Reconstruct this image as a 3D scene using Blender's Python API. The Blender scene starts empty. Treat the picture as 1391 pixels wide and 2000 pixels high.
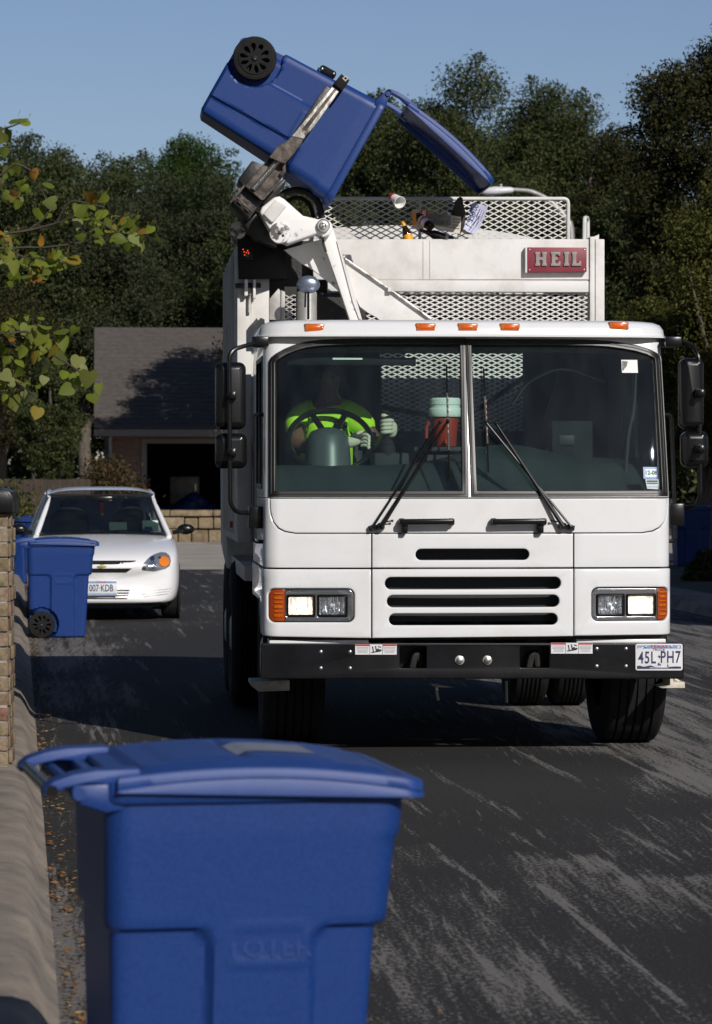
import bpy, bmesh, math, random
from mathutils import Vector, Matrix, noise
from mathutils.bvhtree import BVHTree
R = math.radians
random.seed(7)
SC = bpy.context.scene
COL = SC.collection

# ------------------------------------------------------------------ camera, world, sun, exposure
F, CU, HV, EH = 6480.0, 695.5, 925.0, 1.65     # focal length, centre column, horizon row (photo pixels), eye height
cam_d = bpy.data.cameras.new("camera")
cam = bpy.data.objects.new("camera", cam_d); COL.objects.link(cam)
cam.location = (0, 0, EH); cam.rotation_euler = (R(90), 0, 0)
cam_d.sensor_fit = 'VERTICAL'; cam_d.sensor_height = 36.0
cam_d.lens = F / 2000 * 36.0
cam_d.shift_y = -(1000 - HV) / 2000.0
cam_d.clip_start = 0.1; cam_d.clip_end = 3000
cam_d.dof.use_dof = True; cam_d.dof.focus_distance = 19.8; cam_d.dof.aperture_fstop = 8.5
SC.camera = cam

SUN_AZ, SUN_EL = 26.5, 28.0                    # degrees right of straight behind the camera, above the horizon
sx, sy, sz = (math.sin(R(SUN_AZ)) * math.cos(R(SUN_EL)), -math.cos(R(SUN_AZ)) * math.cos(R(SUN_EL)), math.sin(R(SUN_EL)))
world = bpy.data.worlds.new("World"); SC.world = world; world.use_nodes = True
wn = world.node_tree.nodes; wl = world.node_tree.links
bg = wn["Background"]; sky = wn.new("ShaderNodeTexSky")
sky.sky_type = 'NISHITA'; sky.sun_disc = False
sky.sun_elevation = R(SUN_EL); sky.sun_rotation = R(180 - SUN_AZ)
sky.air_density = 1.0; sky.dust_density = 0.35; sky.ozone_density = 3.0; sky.altitude = 300
tint = wn.new("ShaderNodeMix"); tint.data_type = 'RGBA'; tint.blend_type = 'MULTIPLY'; tint.inputs[0].default_value = 1.0
tint.inputs[7].default_value = (1.02, 0.97, 1.10, 1)
wl.new(sky.outputs[0], tint.inputs[6]); wl.new(tint.outputs[2], bg.inputs[0]); bg.inputs[1].default_value = 0.06
sun_d = bpy.data.lights.new("sun", 'SUN'); sun_d.energy = 3.9; sun_d.angle = R(0.5); sun_d.color = (1.0, 0.95, 0.89)
sun = bpy.data.objects.new("sun", sun_d); COL.objects.link(sun)
sun.rotation_euler = Vector((sx, sy, sz)).to_track_quat('Z', 'Y').to_euler(); sun.location = (30, -30, 40)
SC.view_settings.view_transform = 'Standard'; SC.view_settings.look = 'None'
SC.view_settings.exposure = 0.0; SC.view_settings.gamma = 1.0

# ------------------------------------------------------------------ coordinates
def W(u, v, Y):
    """world point seen at photo pixel (u, v) at distance Y"""
    return Vector(((u - CU) / F * Y, Y, EH - (v - HV) / F * Y))
def ground(u, v, z=0.0):
    return W(u, v, (EH - z) * F / (v - HV))
T_SLOPE = 0.0687
TRM = Matrix.Translation((0.663, 19.4, 0)) @ Matrix.Rotation(math.atan(T_SLOPE), 4, 'Z')
TRI = TRM.inverted()
_o = TRI @ Vector((0, 0, EH)); _r3 = TRI.to_3x3()
def L(u, v, yl):
    """truck-local point on the truck's cross plane y = yl"""
    d = _r3 @ Vector(((u - CU) / F, 1, -(v - HV) / F))
    return _o + d * ((yl - _o.y) / d.y)

# ------------------------------------------------------------------ materials
def new_mat(name):
    m = bpy.data.materials.new(name); m.use_nodes = True
    nt = m.node_tree; return m, nt, nt.nodes, nt.links, nt.nodes["Principled BSDF"]
def ramp(nd, stops):
    r = nd.new("ShaderNodeValToRGB"); e = r.color_ramp.elements
    while len(e) < len(stops): e.new(0.5)
    for k, (p, c) in enumerate(stops):
        e[k].position = p; e[k].color = (*c, 1) if len(c) == 3 else c
    return r
def mat(name, col, rough=0.5, metal=0.0, col2=None, scale=6.0, lo=0.4, hi=0.65, bump=0.0, bscale=60.0, coat=0.0, spec=0.5, stretch=None, detail=6):
    m, nt, nd, lk, p = new_mat(name)
    p.inputs['Base Color'].default_value = (*col, 1); p.inputs['Roughness'].default_value = rough
    p.inputs['Metallic'].default_value = metal; p.inputs['Coat Weight'].default_value = coat
    p.inputs['Coat Roughness'].default_value = 0.05
    p.inputs['Specular IOR Level'].default_value = spec
    tc = nd.new("ShaderNodeTexCoord")
    src = tc.outputs['Object']
    if stretch:
        mp = nd.new("ShaderNodeMapping"); mp.inputs['Scale'].default_value = stretch
        lk.new(src, mp.inputs[0]); src = mp.outputs[0]
    if col2:
        n = nd.new("ShaderNodeTexNoise"); n.inputs['Scale'].default_value = scale; n.inputs['Detail'].default_value = detail
        n.inputs['Roughness'].default_value = 0.65
        lk.new(src, n.inputs['Vector'])
        r = ramp(nd, [(lo, col), (hi, col2)]); lk.new(n.outputs[0], r.inputs[0]); lk.new(r.outputs[0], p.inputs['Base Color'])
    if bump:
        n2 = nd.new("ShaderNodeTexNoise"); n2.inputs['Scale'].default_value = bscale; n2.inputs['Detail'].default_value = 4
        lk.new(src, n2.inputs['Vector'])
        b = nd.new("ShaderNodeBump"); b.inputs['Strength'].default_value = bump; b.inputs['Distance'].default_value = 0.01
        lk.new(n2.outputs[0], b.inputs['Height']); lk.new(b.outputs[0], p.inputs['Normal'])
    return m
def emit_mat(name, col, strength, base=(0.8, 0.8, 0.8)):
    m, nt, nd, lk, p = new_mat(name)
    p.inputs['Base Color'].default_value = (*base, 1); p.inputs['Roughness'].default_value = 0.2
    p.inputs['Emission Color'].default_value = (*col, 1); p.inputs['Emission Strength'].default_value = strength
    return m
def glass_mat(name, tint, rough=0.0, refl=1.0, veil=None, ior=1.5):
    """thin sheet glass: clear tinted see-through plus a Fresnel reflection, with a faint pale veil painted for reflected haze"""
    m, nt, nd, lk, p = new_mat(name)
    nd.remove(p); out = nd["Material Output"]
    tr = nd.new("ShaderNodeBsdfTransparent"); tr.inputs[0].default_value = (*tint, 1)
    gl = nd.new("ShaderNodeBsdfGlossy"); gl.inputs['Roughness'].default_value = rough; gl.inputs[0].default_value = (refl, refl, refl, 1)
    fr = nd.new("ShaderNodeFresnel"); fr.inputs[0].default_value = ior
    mx = nd.new("ShaderNodeMixShader"); lk.new(fr.outputs[0], mx.inputs[0]); lk.new(tr.outputs[0], mx.inputs[1]); lk.new(gl.outputs[0], mx.inputs[2])
    last = mx
    if veil:
        df = nd.new("ShaderNodeBsdfDiffuse"); df.inputs[0].default_value = (0.55, 0.6, 0.62, 1)  # pale diffuse layer paints the reflected haze over the pane
        tc = nd.new("ShaderNodeTexCoord"); n = nd.new("ShaderNodeTexNoise"); n.inputs['Scale'].default_value = 3.0; n.inputs['Detail'].default_value = 8
        mp = nd.new("ShaderNodeMapping"); mp.inputs['Scale'].default_value = (3, 3, 0.8); lk.new(tc.outputs['Object'], mp.inputs[0]); lk.new(mp.outputs[0], n.inputs['Vector'])
        r = ramp(nd, [(0.35, (veil * 0.4,) * 3), (0.75, (veil * 1.6,) * 3)]); lk.new(n.outputs[0], r.inputs[0])
        m2 = nd.new("ShaderNodeMixShader"); lk.new(r.outputs[0], m2.inputs[0]); lk.new(mx.outputs[0], m2.inputs[1]); lk.new(df.outputs[0], m2.inputs[2]); last = m2
    lk.new(last.outputs[0], out.inputs[0])
    return m
def leaf_mat(name, cols, trans=0.35, rough=0.6):
    m, nt, nd, lk, p = new_mat(name)
    g = nd.new("ShaderNodeNewGeometry")
    st = [(k / max(1, len(cols) - 1), c) for k, c in enumerate(cols)]
    r = ramp(nd, st); lk.new(g.outputs['Random Per Island'], r.inputs[0])
    lk.new(r.outputs[0], p.inputs['Base Color']); p.inputs['Roughness'].default_value = rough
    p.inputs['Specular IOR Level'].default_value = 0.12
    t = nd.new("ShaderNodeBsdfTranslucent"); lk.new(r.outputs[0], t.inputs[0])
    mx = nd.new("ShaderNodeMixShader"); mx.inputs[0].default_value = trans
    lk.new(p.outputs[0], mx.inputs[1]); lk.new(t.outputs[0], mx.inputs[2]); lk.new(mx.outputs[0], nd["Material Output"].inputs[0])
    return m

M = {}
M['truck_white'] = mat('truck_white', (0.72, 0.725, 0.73), 0.24, col2=(0.60, 0.595, 0.58), scale=1.5, lo=0.48, hi=0.82, detail=9, coat=0.5)
M['body_white'] = mat('body_white', (0.68, 0.67, 0.645), 0.55, spec=0.2, col2=(0.46, 0.44, 0.405), scale=3.2, lo=0.46, hi=0.80, bump=0.05, bscale=40)
M['worn_white'] = mat('worn_white', (0.76, 0.75, 0.72), 0.5, col2=(0.16, 0.14, 0.12), scale=9, lo=0.62, hi=0.68, bump=0.08, bscale=60)
M['worn_cap'] = mat('worn_cap', (0.72, 0.71, 0.69), 0.45, col2=(0.10, 0.09, 0.08), scale=14, lo=0.46, hi=0.54, bump=0.1, bscale=60)
M['worn_steel'] = mat('worn_steel', (0.62, 0.60, 0.56), 0.42, 0.3, col2=(0.11, 0.09, 0.07), scale=9, lo=0.44, hi=0.62, bump=0.15, bscale=90, stretch=(2.2, 2.2, 0.9))
M['dirty_steel'] = mat('dirty_steel', (0.04, 0.033, 0.028), 0.6, 0.2, col2=(0.20, 0.16, 0.125), scale=11, lo=0.42, hi=0.7, bump=0.2, bscale=70)
M['grease_shade_black'] = mat('grease_shade_black', (0.012, 0.012, 0.013), 0.45, col2=(0.06, 0.05, 0.045), scale=14, lo=0.55, hi=0.75, bump=0.15)  # grease on the gripper; also blackens the shadowed arm slot
M['black_paint'] = mat('black_paint', (0.0045, 0.0045, 0.0055), 0.32, col2=(0.009, 0.009, 0.011), scale=5, spec=0.25)
M['black_plastic'] = mat('black_plastic', (0.006, 0.006, 0.0065), 0.26, bump=0.03, bscale=200, spec=0.35)
M['rubber'] = mat('rubber', (0.009, 0.009, 0.0095), 0.8, spec=0.2, col2=(0.018, 0.0175, 0.017), scale=7, bump=0.15, bscale=50)
M['gasket'] = mat('gasket', (0.012, 0.011, 0.010), 0.4, col2=(0.045, 0.035, 0.028), scale=9, lo=0.6, hi=0.75)
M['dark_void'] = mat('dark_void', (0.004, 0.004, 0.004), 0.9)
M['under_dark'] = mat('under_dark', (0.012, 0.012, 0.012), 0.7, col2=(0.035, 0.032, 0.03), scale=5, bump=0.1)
M['chrome'] = mat('chrome', (0.75, 0.75, 0.76), 0.12, 1.0)
M['dark_chrome'] = mat('dark_chrome', (0.30, 0.31, 0.33), 0.18, 0.9)
M['steel'] = mat('steel', (0.55, 0.55, 0.53), 0.35, 0.9, col2=(0.40, 0.39, 0.37), scale=9)
M['galv'] = mat('galv', (0.42, 0.41, 0.39), 0.5, 0.35, col2=(0.28, 0.27, 0.25), scale=7)
M['amber'] = mat('amber', (0.62, 0.15, 0.008), 0.18, col2=(0.48, 0.09, 0.004), scale=45, coat=0.6)
M['amber_dark'] = mat('amber_dark', (0.30, 0.045, 0.004), 0.3)
M['amber_core'] = mat('amber_core', (0.75, 0.10, 0.01), 0.2)
M['red_lens'] = emit_mat('red_lens', (1.0, 0.10, 0.02), 1.2, (0.3, 0.03, 0.01))
M['lamp_on'] = emit_mat('lamp_on', (1.0, 0.74, 0.42), 0.75)
_nt = M['lamp_on'].node_tree; _n = _nt.nodes.new('ShaderNodeTexNoise'); _n.inputs['Scale'].default_value = 42; _tc = _nt.nodes.new('ShaderNodeTexCoord'); _nt.links.new(_tc.outputs['Object'], _n.inputs['Vector'])
_r = ramp(_nt.nodes, [(.38, (.03, .03, .03)), (.50, (.32, .32, .32)), (.60, (1.1, 1.1, 1.1))]); _nt.links.new(_n.outputs[0], _r.inputs[0]); _nt.links.new(_r.outputs[0], _nt.nodes['Principled BSDF'].inputs['Emission Strength'])
M['lamp_hot'] = emit_mat('lamp_hot', (1.0, 0.93, 0.80), 5.0)
M['reflector'] = mat('reflector', (0.72, 0.74, 0.76), 0.16, 0.95, bump=0.9, bscale=38)
M['bulb'] = mat('bulb', (0.85, 0.85, 0.85), 0.1, 0.3)
M['windscreen'] = glass_mat('windscreen', (0.84, 0.92, 0.89), veil=0.007, ior=1.27)
M['side_glass'] = glass_mat('side_glass', (0.35, 0.42, 0.40))
M['car_glass'] = glass_mat('car_glass', (0.20, 0.24, 0.22), veil=0.006)
M['lens_glass'] = glass_mat('lens_glass', (0.93, 0.94, 0.95))
M['mirror_dome'] = mat('mirror_dome', (0.20, 0.23, 0.30), 0.28, 0.7, bump=0.03, bscale=30)
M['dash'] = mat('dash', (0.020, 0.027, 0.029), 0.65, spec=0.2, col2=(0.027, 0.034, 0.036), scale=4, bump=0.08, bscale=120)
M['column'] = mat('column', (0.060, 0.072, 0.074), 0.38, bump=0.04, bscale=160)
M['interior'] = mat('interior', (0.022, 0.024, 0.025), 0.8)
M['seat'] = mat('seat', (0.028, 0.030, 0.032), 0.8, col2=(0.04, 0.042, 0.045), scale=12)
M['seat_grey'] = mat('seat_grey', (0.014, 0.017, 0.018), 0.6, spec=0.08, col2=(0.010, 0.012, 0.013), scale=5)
M['blue'] = mat('blue', (0.008, 0.035, 0.160), 0.42, col2=(0.011, 0.043, 0.190), scale=120, lo=0.4, hi=0.62, bump=0.06, bscale=260, spec=0.4, detail=2)
M['blue_lid'] = mat('blue_lid', (0.012, 0.044, 0.190), 0.5, col2=(0.018, 0.055, 0.222), scale=14, lo=0.4, hi=0.7, bump=0.06, bscale=220, spec=0.4)
M['scratch'] = mat('scratch', (0.13, 0.19, 0.40), 0.6)
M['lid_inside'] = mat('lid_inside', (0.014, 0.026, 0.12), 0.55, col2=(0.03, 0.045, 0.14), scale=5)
M['decal'] = mat('decal', (0.20, 0.21, 0.24), 0.5, col2=(0.12, 0.14, 0.20), scale=10)
M['lime'] = mat('lime', (0.52, 0.86, 0.03), 0.85, col2=(0.42, 0.74, 0.02), scale=7, bump=0.35, bscale=9)
M['skin'] = mat('skin', (0.16, 0.075, 0.045), 0.5, col2=(0.13, 0.06, 0.037), scale=9)
M['hair'] = mat('hair', (0.012, 0.010, 0.009), 0.6)
M['trousers'] = mat('trousers', (0.02, 0.024, 0.04), 0.8)
M['glove'] = mat('glove', (0.66, 0.62, 0.50), 0.8, col2=(0.5, 0.46, 0.36), scale=18, bump=0.2, bscale=40)
M['glove_back'] = mat('glove_back', (0.05, 0.045, 0.045), 0.8)
M['ink'] = mat('ink', (0.012, 0.014, 0.02), 0.6)
M['navy'] = mat('navy', (0.012, 0.02, 0.085), 0.5)
M['red_ink'] = mat('red_ink', (0.45, 0.015, 0.02), 0.5)
M['maroon'] = mat('maroon', (0.22, 0.017, 0.035), 0.45, col2=(0.18, 0.014, 0.028), scale=6)
M['letter_grey'] = mat('letter_grey', (0.26, 0.245, 0.23), 0.5, 0.2, col2=(0.20, 0.19, 0.175), scale=14)
M['plate_white'] = mat('plate_white', (0.70, 0.70, 0.70), 0.35, col2=(0.62, 0.62, 0.64), scale=20)
M['plate_sky'] = mat('plate_sky', (0.16, 0.25, 0.46), 0.35, col2=(0.30, 0.38, 0.55), scale=30)
M['white_paper'] = mat('white_paper', (0.78, 0.77, 0.74), 0.7)
M['lilac_paper'] = mat('lilac_paper', (0.62, 0.63, 0.80), 0.7, col2=(0.55, 0.56, 0.74), scale=24)
M['cream_paper'] = mat('cream_paper', (0.66, 0.61, 0.50), 0.7, col2=(0.54, 0.49, 0.39), scale=20)
M['grey_print'] = mat('grey_print', (0.10, 0.095, 0.09), 0.7, col2=(0.24, 0.23, 0.21), scale=40)
M['brown_glass'] = mat('brown_glass', (0.022, 0.009, 0.005), 0.08, coat=0.8)
M['yellow_label'] = mat('yellow_label', (0.78, 0.36, 0.015), 0.5)
M['orange_print'] = mat('orange_print', (0.62, 0.24, 0.04), 0.6)
M['red_print'] = mat('red_print', (0.50, 0.018, 0.02), 0.5)
M['dark_cloth'] = mat('dark_cloth', (0.028, 0.024, 0.024), 0.7, col2=(0.06, 0.045, 0.04), scale=12, bump=0.3, bscale=12)
M['cooler_red'] = mat('cooler_red', (0.30, 0.03, 0.012), 0.4)
M['cooler_white'] = mat('cooler_white', (0.72, 0.76, 0.76), 0.4)
M['car_white'] = mat('car_white', (0.80, 0.80, 0.81), 0.2, coat=0.6)
M['lamp_silver'] = mat('lamp_silver', (0.42, 0.44, 0.47), 0.22, 0.7, bump=0.3, bscale=20)
M['blade_red'] = mat('blade_red', (0.30, 0.12, 0.10), 0.5)
M['bark_dark'] = mat('bark_dark', (0.035, 0.027, 0.022), .85, col2=(0.07, 0.055, 0.045), scale=9)
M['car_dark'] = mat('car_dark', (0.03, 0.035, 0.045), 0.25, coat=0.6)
M['car_amber'] = mat('car_amber', (0.72, 0.20, 0.02), 0.2, coat=0.5)
M['beige_step'] = mat('beige_step', (0.62, 0.56, 0.47), 0.6, col2=(0.45, 0.40, 0.33), scale=12)
# ------------------------------------------------------------------ building helpers
def link(name, me, m, parent=None):
    me.name = name
    o = bpy.data.objects.new(name, me); COL.objects.link(o)
    if m is not None:
        me.materials.clear(); me.materials.append(m)
    if parent is not None: o.parent = parent
    return o
def tag(o, label=None, cat=None, group=None, kind=None):
    if label: o['label'] = label
    if cat: o['category'] = cat
    if group: o['group'] = group
    if kind: o['kind'] = kind
    return o
def thing(name, label, cat, loc=(0, 0, 0), rotz=0.0, group=None):
    o = bpy.data.objects.new(name, None); COL.objects.link(o); o.empty_display_size = 0.2
    o.location = loc; o.rotation_euler = (0, 0, rotz)
    return tag(o, label, cat, group)
def copy_tree(o, parent=None):
    c = o.copy(); COL.objects.link(c); c.parent = parent
    for ch in list(o.children): copy_tree(ch, c)
    return c
def finish(bm, bev=0.0, seg=2, smooth=35):
    if bev:
        es = [e for e in bm.edges if len(e.link_faces) == 2 and e.calc_face_angle(0) > R(28)]
        if es: bmesh.ops.bevel(bm, geom=es, offset=bev, segments=seg, affect='EDGES', clamp_overlap=True, profile=0.5)
    me = bpy.data.meshes.new("m"); bm.to_mesh(me); bm.free()
    if smooth:
        me.polygons.foreach_set('use_smooth', [True] * len(me.polygons))
        me.set_sharp_from_angle(angle=R(smooth))
    return me
class MB:
    def __init__(s): s.bm = bmesh.new()
    def box(s, c, size, rot=None):
        m = Matrix.Translation(c) @ ((rot.to_4x4() if rot else Matrix.Identity(4)) @ Matrix.Diagonal((*size, 1)))
        bmesh.ops.create_cube(s.bm, size=1.0, matrix=m); return s
    def bb(s, a, b):
        a, b = Vector(a), Vector(b)
        return s.box((a + b) / 2, [abs(q) for q in (b - a)])
    def prism(s, pts, fn, a, b):
        """2-D polygon pts swept from depth a to depth b; fn(x, y, d) gives the point"""
        v0 = [s.bm.verts.new(fn(x, y, a)) for x, y in pts]; v1 = [s.bm.verts.new(fn(x, y, b)) for x, y in pts]
        n = len(pts)
        s.bm.faces.new(v0); s.bm.faces.new(v1[::-1])
        for k in range(n): s.bm.faces.new((v0[k], v1[k], v1[(k + 1) % n], v0[(k + 1) % n]))
        return s
    def bar(s, p, q, w, h, up=(0, 0, 1)):
        p, q = Vector(p), Vector(q); d = q - p
        if d.length < 1e-5: return s
        z = d.normalized(); x = Vector(up).cross(z)
        if x.length < 1e-4: x = Vector((1, 0, 0)).cross(z)
        x.normalize(); y = z.cross(x)
        m = Matrix((x, y, z)).transposed()
        return s.box((p + q) / 2, (w, h, d.length), m)
    def tube(s, pts, r, n=10, closed=False):
        pts = [Vector(p) for p in pts]; N = len(pts); rings = []
        ref = None
        for k in range(N):
            a = pts[(k - 1) % N] if (closed or k > 0) else pts[k]; b = pts[(k + 1) % N] if (closed or k < N - 1) else pts[k]
            t = (b - a).normalized()
            if ref is None:
                ref = t.orthogonal().normalized()
            ref = (ref - t * ref.dot(t)).normalized(); bi = t.cross(ref)
            rr = r[k] if isinstance(r, (list, tuple)) else r
            rings.append([s.bm.verts.new(pts[k] + (ref * math.cos(2 * math.pi * j / n) + bi * math.sin(2 * math.pi * j / n)) * rr) for j in range(n)])
        for k in range(N if closed else N - 1):
            A, B = rings[k], rings[(k + 1) % N]
            for j in range(n): s.bm.faces.new((A[j], A[(j + 1) % n], B[(j + 1) % n], B[j]))
        if not closed: s.bm.faces.new(rings[0][::-1]); s.bm.faces.new(rings[-1])
        return s
    def lathe(s, prof, o, axis=(0, 0, 1), n=28, cap=True):
        """prof: list of (radius, height along axis)"""
        z = Vector(axis).normalized(); x = z.orthogonal().normalized(); y = z.cross(x); o = Vector(o); rings = []
        for r, h in prof:
            rings.append([s.bm.verts.new(o + z * h + (x * math.cos(2 * math.pi * j / n) + y * math.sin(2 * math.pi * j / n)) * max(r, 1e-4)) for j in range(n)])
        for A, B in zip(rings, rings[1:]):
            for j in range(n): s.bm.faces.new((A[j], A[(j + 1) % n], B[(j + 1) % n], B[j]))
        if cap: s.bm.faces.new(rings[0][::-1]); s.bm.faces.new(rings[-1])
        return s
    def grid(s, fn, nu, nv, cu=False):
        V = [[s.bm.verts.new(fn(i / (nu if cu else nu - 1), j / (nv - 1))) for i in range(nu)] for j in range(nv)]
        for j in range(nv - 1):
            for i in range(nu if cu else nu - 1):
                i2 = (i + 1) % nu
                s.bm.faces.new((V[j][i], V[j][i2], V[j + 1][i2], V[j + 1][i]))
        return V
    def ball(s, c, r, sc=(1, 1, 1), rot=None, sub=2):
        m = Matrix.Translation(c) @ (rot.to_4x4() if rot else Matrix.Identity(4)) @ Matrix.Diagonal((*sc, 1))
        bmesh.ops.create_icosphere(s.bm, subdivisions=sub, radius=r, matrix=m); return s
    def mesh(s, me, mtx=None):
        n0 = len(s.bm.verts); s.bm.from_mesh(me)
        if mtx is not None:
            s.bm.verts.ensure_lookup_table()
            for v in s.bm.verts[n0:]: v.co = mtx @ v.co
        return s
    def each(s, name, m, parent=None, **kw):
        """one object per separate piece"""
        left = set(s.bm.verts); out = []
        while left:
            st = [left.pop()]; comp = set(st)
            while st:
                v = st.pop()
                for e in v.link_edges:
                    w = e.other_vert(v)
                    if w not in comp: comp.add(w); left.discard(w); st.append(w)
            q = MB(); mp = {v: q.bm.verts.new(v.co) for v in comp}
            for f in {f for v in comp for f in v.link_faces}: q.bm.faces.new([mp[v] for v in f.verts])
            out.append(q.build(name, m, parent, **kw))
        s.bm.free(); return out
    def build(s, name, m, parent=None, bev=0.0, smooth=35, seg=2, normals=True):
        if normals: bmesh.ops.recalc_face_normals(s.bm, faces=s.bm.faces[:])
        return link(name, finish(s.bm, bev, seg, smooth), m, parent)
def flat_mesh(loops, thick, bev=0.0):
    """2-D outlines (first the rim, then holes) filled and thickened: a mesh in x, y with z in [0, thick]"""
    cu = bpy.data.curves.new("c", 'CURVE'); cu.dimensions = '2D'; cu.fill_mode = 'BOTH'
    cu.extrude = max(thick / 2 - bev, 0); cu.bevel_depth = bev; cu.bevel_resolution = 2; cu.offset = -bev
    for lp in loops:
        sp = cu.splines.new('POLY'); sp.points.add(len(lp) - 1); sp.use_cyclic_u = True
        for k, (x, y) in enumerate(lp): sp.points[k].co = (x, y, 0, 1)
    o = bpy.data.objects.new("c", cu); me = bpy.data.meshes.new_from_object(o)
    bpy.data.objects.remove(o); bpy.data.curves.remove(cu)
    for v in me.vertices: v.co.z += thick / 2
    return me
def text_mesh(t, size, thick=0.002, ax='CENTER', ay='CENTER', sx_=1.0, bold=0.0, space=1.0):
    cu = bpy.data.curves.new("t", 'FONT'); cu.body = t; cu.size = size; cu.extrude = thick / 2; cu.align_x = ax; cu.align_y = ay
    cu.offset = bold; cu.space_character = space; cu.resolution_u = 3
    o = bpy.data.objects.new("t", cu); me = bpy.data.meshes.new_from_object(o)
    bpy.data.objects.remove(o); bpy.data.curves.remove(cu)
    for v in me.vertices: v.co.x *= sx_; v.co.z += thick / 2
    return me
def warp(me, fn, cutx=(), cuty=()):
    """cut the flat mesh along lines, then move each vertex to fn(x, y, z)"""
    bm = bmesh.new(); bm.from_mesh(me); bpy.data.meshes.remove(me)
    for c in cutx: bmesh.ops.bisect_plane(bm, geom=bm.verts[:] + bm.edges[:] + bm.faces[:], plane_co=(c, 0, 0), plane_no=(1, 0, 0))
    for c in cuty: bmesh.ops.bisect_plane(bm, geom=bm.verts[:] + bm.edges[:] + bm.faces[:], plane_co=(0, c, 0), plane_no=(0, 1, 0))
    bmesh.ops.remove_doubles(bm, verts=bm.verts[:], dist=1e-5)
    for v in bm.verts: v.co = fn(*v.co)
    bmesh.ops.recalc_face_normals(bm, faces=bm.faces[:])
    return finish(bm, 0, 2, 30)
def rrect(x0, x1, y0, y1, r, n=6):
    r = min(r, (x1 - x0) / 2 - 1e-4, (y1 - y0) / 2 - 1e-4); out = []
    for cx, cy, a0 in ((x1 - r, y1 - r, 0), (x0 + r, y1 - r, 90), (x0 + r, y0 + r, 180), (x1 - r, y0 + r, 270)):
        for k in range(n + 1):
            a = R(a0 + 90 * k / n); out.append((cx + r * math.cos(a), cy + r * math.sin(a)))
    return out
def circ(cx, cy, r, n=24): return [(cx + r * math.cos(2 * math.pi * k / n), cy + r * math.sin(2 * math.pi * k / n)) for k in range(n)]
def lin(a, b, n): return [a + (b - a) * k / (n - 1) for k in range(n)]
def smooth_path(pts, n=6):
    """rounded polyline through 3-D points (Catmull-Rom)"""
    P = [Vector(p) for p in pts]; P = [P[0] * 2 - P[1]] + P + [P[-1] * 2 - P[-2]]; out = []
    for k in range(1, len(P) - 2):
        for j in range(n):
            t = j / n
            out.append(0.5 * (2 * P[k] + (P[k + 1] - P[k - 1]) * t + (2 * P[k - 1] - 5 * P[k] + 4 * P[k + 1] - P[k + 2]) * t * t + (-P[k - 1] + 3 * P[k] - 3 * P[k + 1] + P[k + 2]) * t ** 3))
    out.append(P[-2]); return out
def corner_path(pts, r, n=5):
    """polyline with rounded corners of radius r"""
    P = [Vector(p) for p in pts]; out = [P[0]]
    for k in range(1, len(P) - 1):
        a, b, c = P[k - 1], P[k], P[k + 1]
        rr = min(r, (a - b).length / 2.01, (c - b).length / 2.01)
        p0 = b + (a - b).normalized() * rr; p1 = b + (c - b).normalized() * rr
        for j in range(n + 1):
            t = j / n; out.append(p0 * (1 - t) ** 2 + b * 2 * t * (1 - t) + p1 * t * t)
    out.append(P[-1]); return out
def skinned(name, verts, edges, radii, m, parent=None, sub=2, root=0):
    me = bpy.data.meshes.new(name); me.from_pydata([tuple(v) for v in verts], edges, [])
    o = bpy.data.objects.new(name, me); COL.objects.link(o)
    md = o.modifiers.new("skin", 'SKIN'); md.use_smooth_shade = True
    for k, r in enumerate(radii):
        sv = me.skin_vertices[0].data[k]; sv.radius = (r, r) if not isinstance(r, tuple) else r; sv.use_root = (k == root)
    sd = o.modifiers.new("sub", 'SUBSURF'); sd.levels = sub; sd.render_levels = sub
    dg = bpy.context.evaluated_depsgraph_get(); dg.update()
    me2 = bpy.data.meshes.new_from_object(o.evaluated_get(dg))
    bpy.data.objects.remove(o); bpy.data.meshes.remove(me)
    me2.polygons.foreach_set('use_smooth', [True] * len(me2.polygons))
    return link(name, me2, m, parent)

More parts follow.
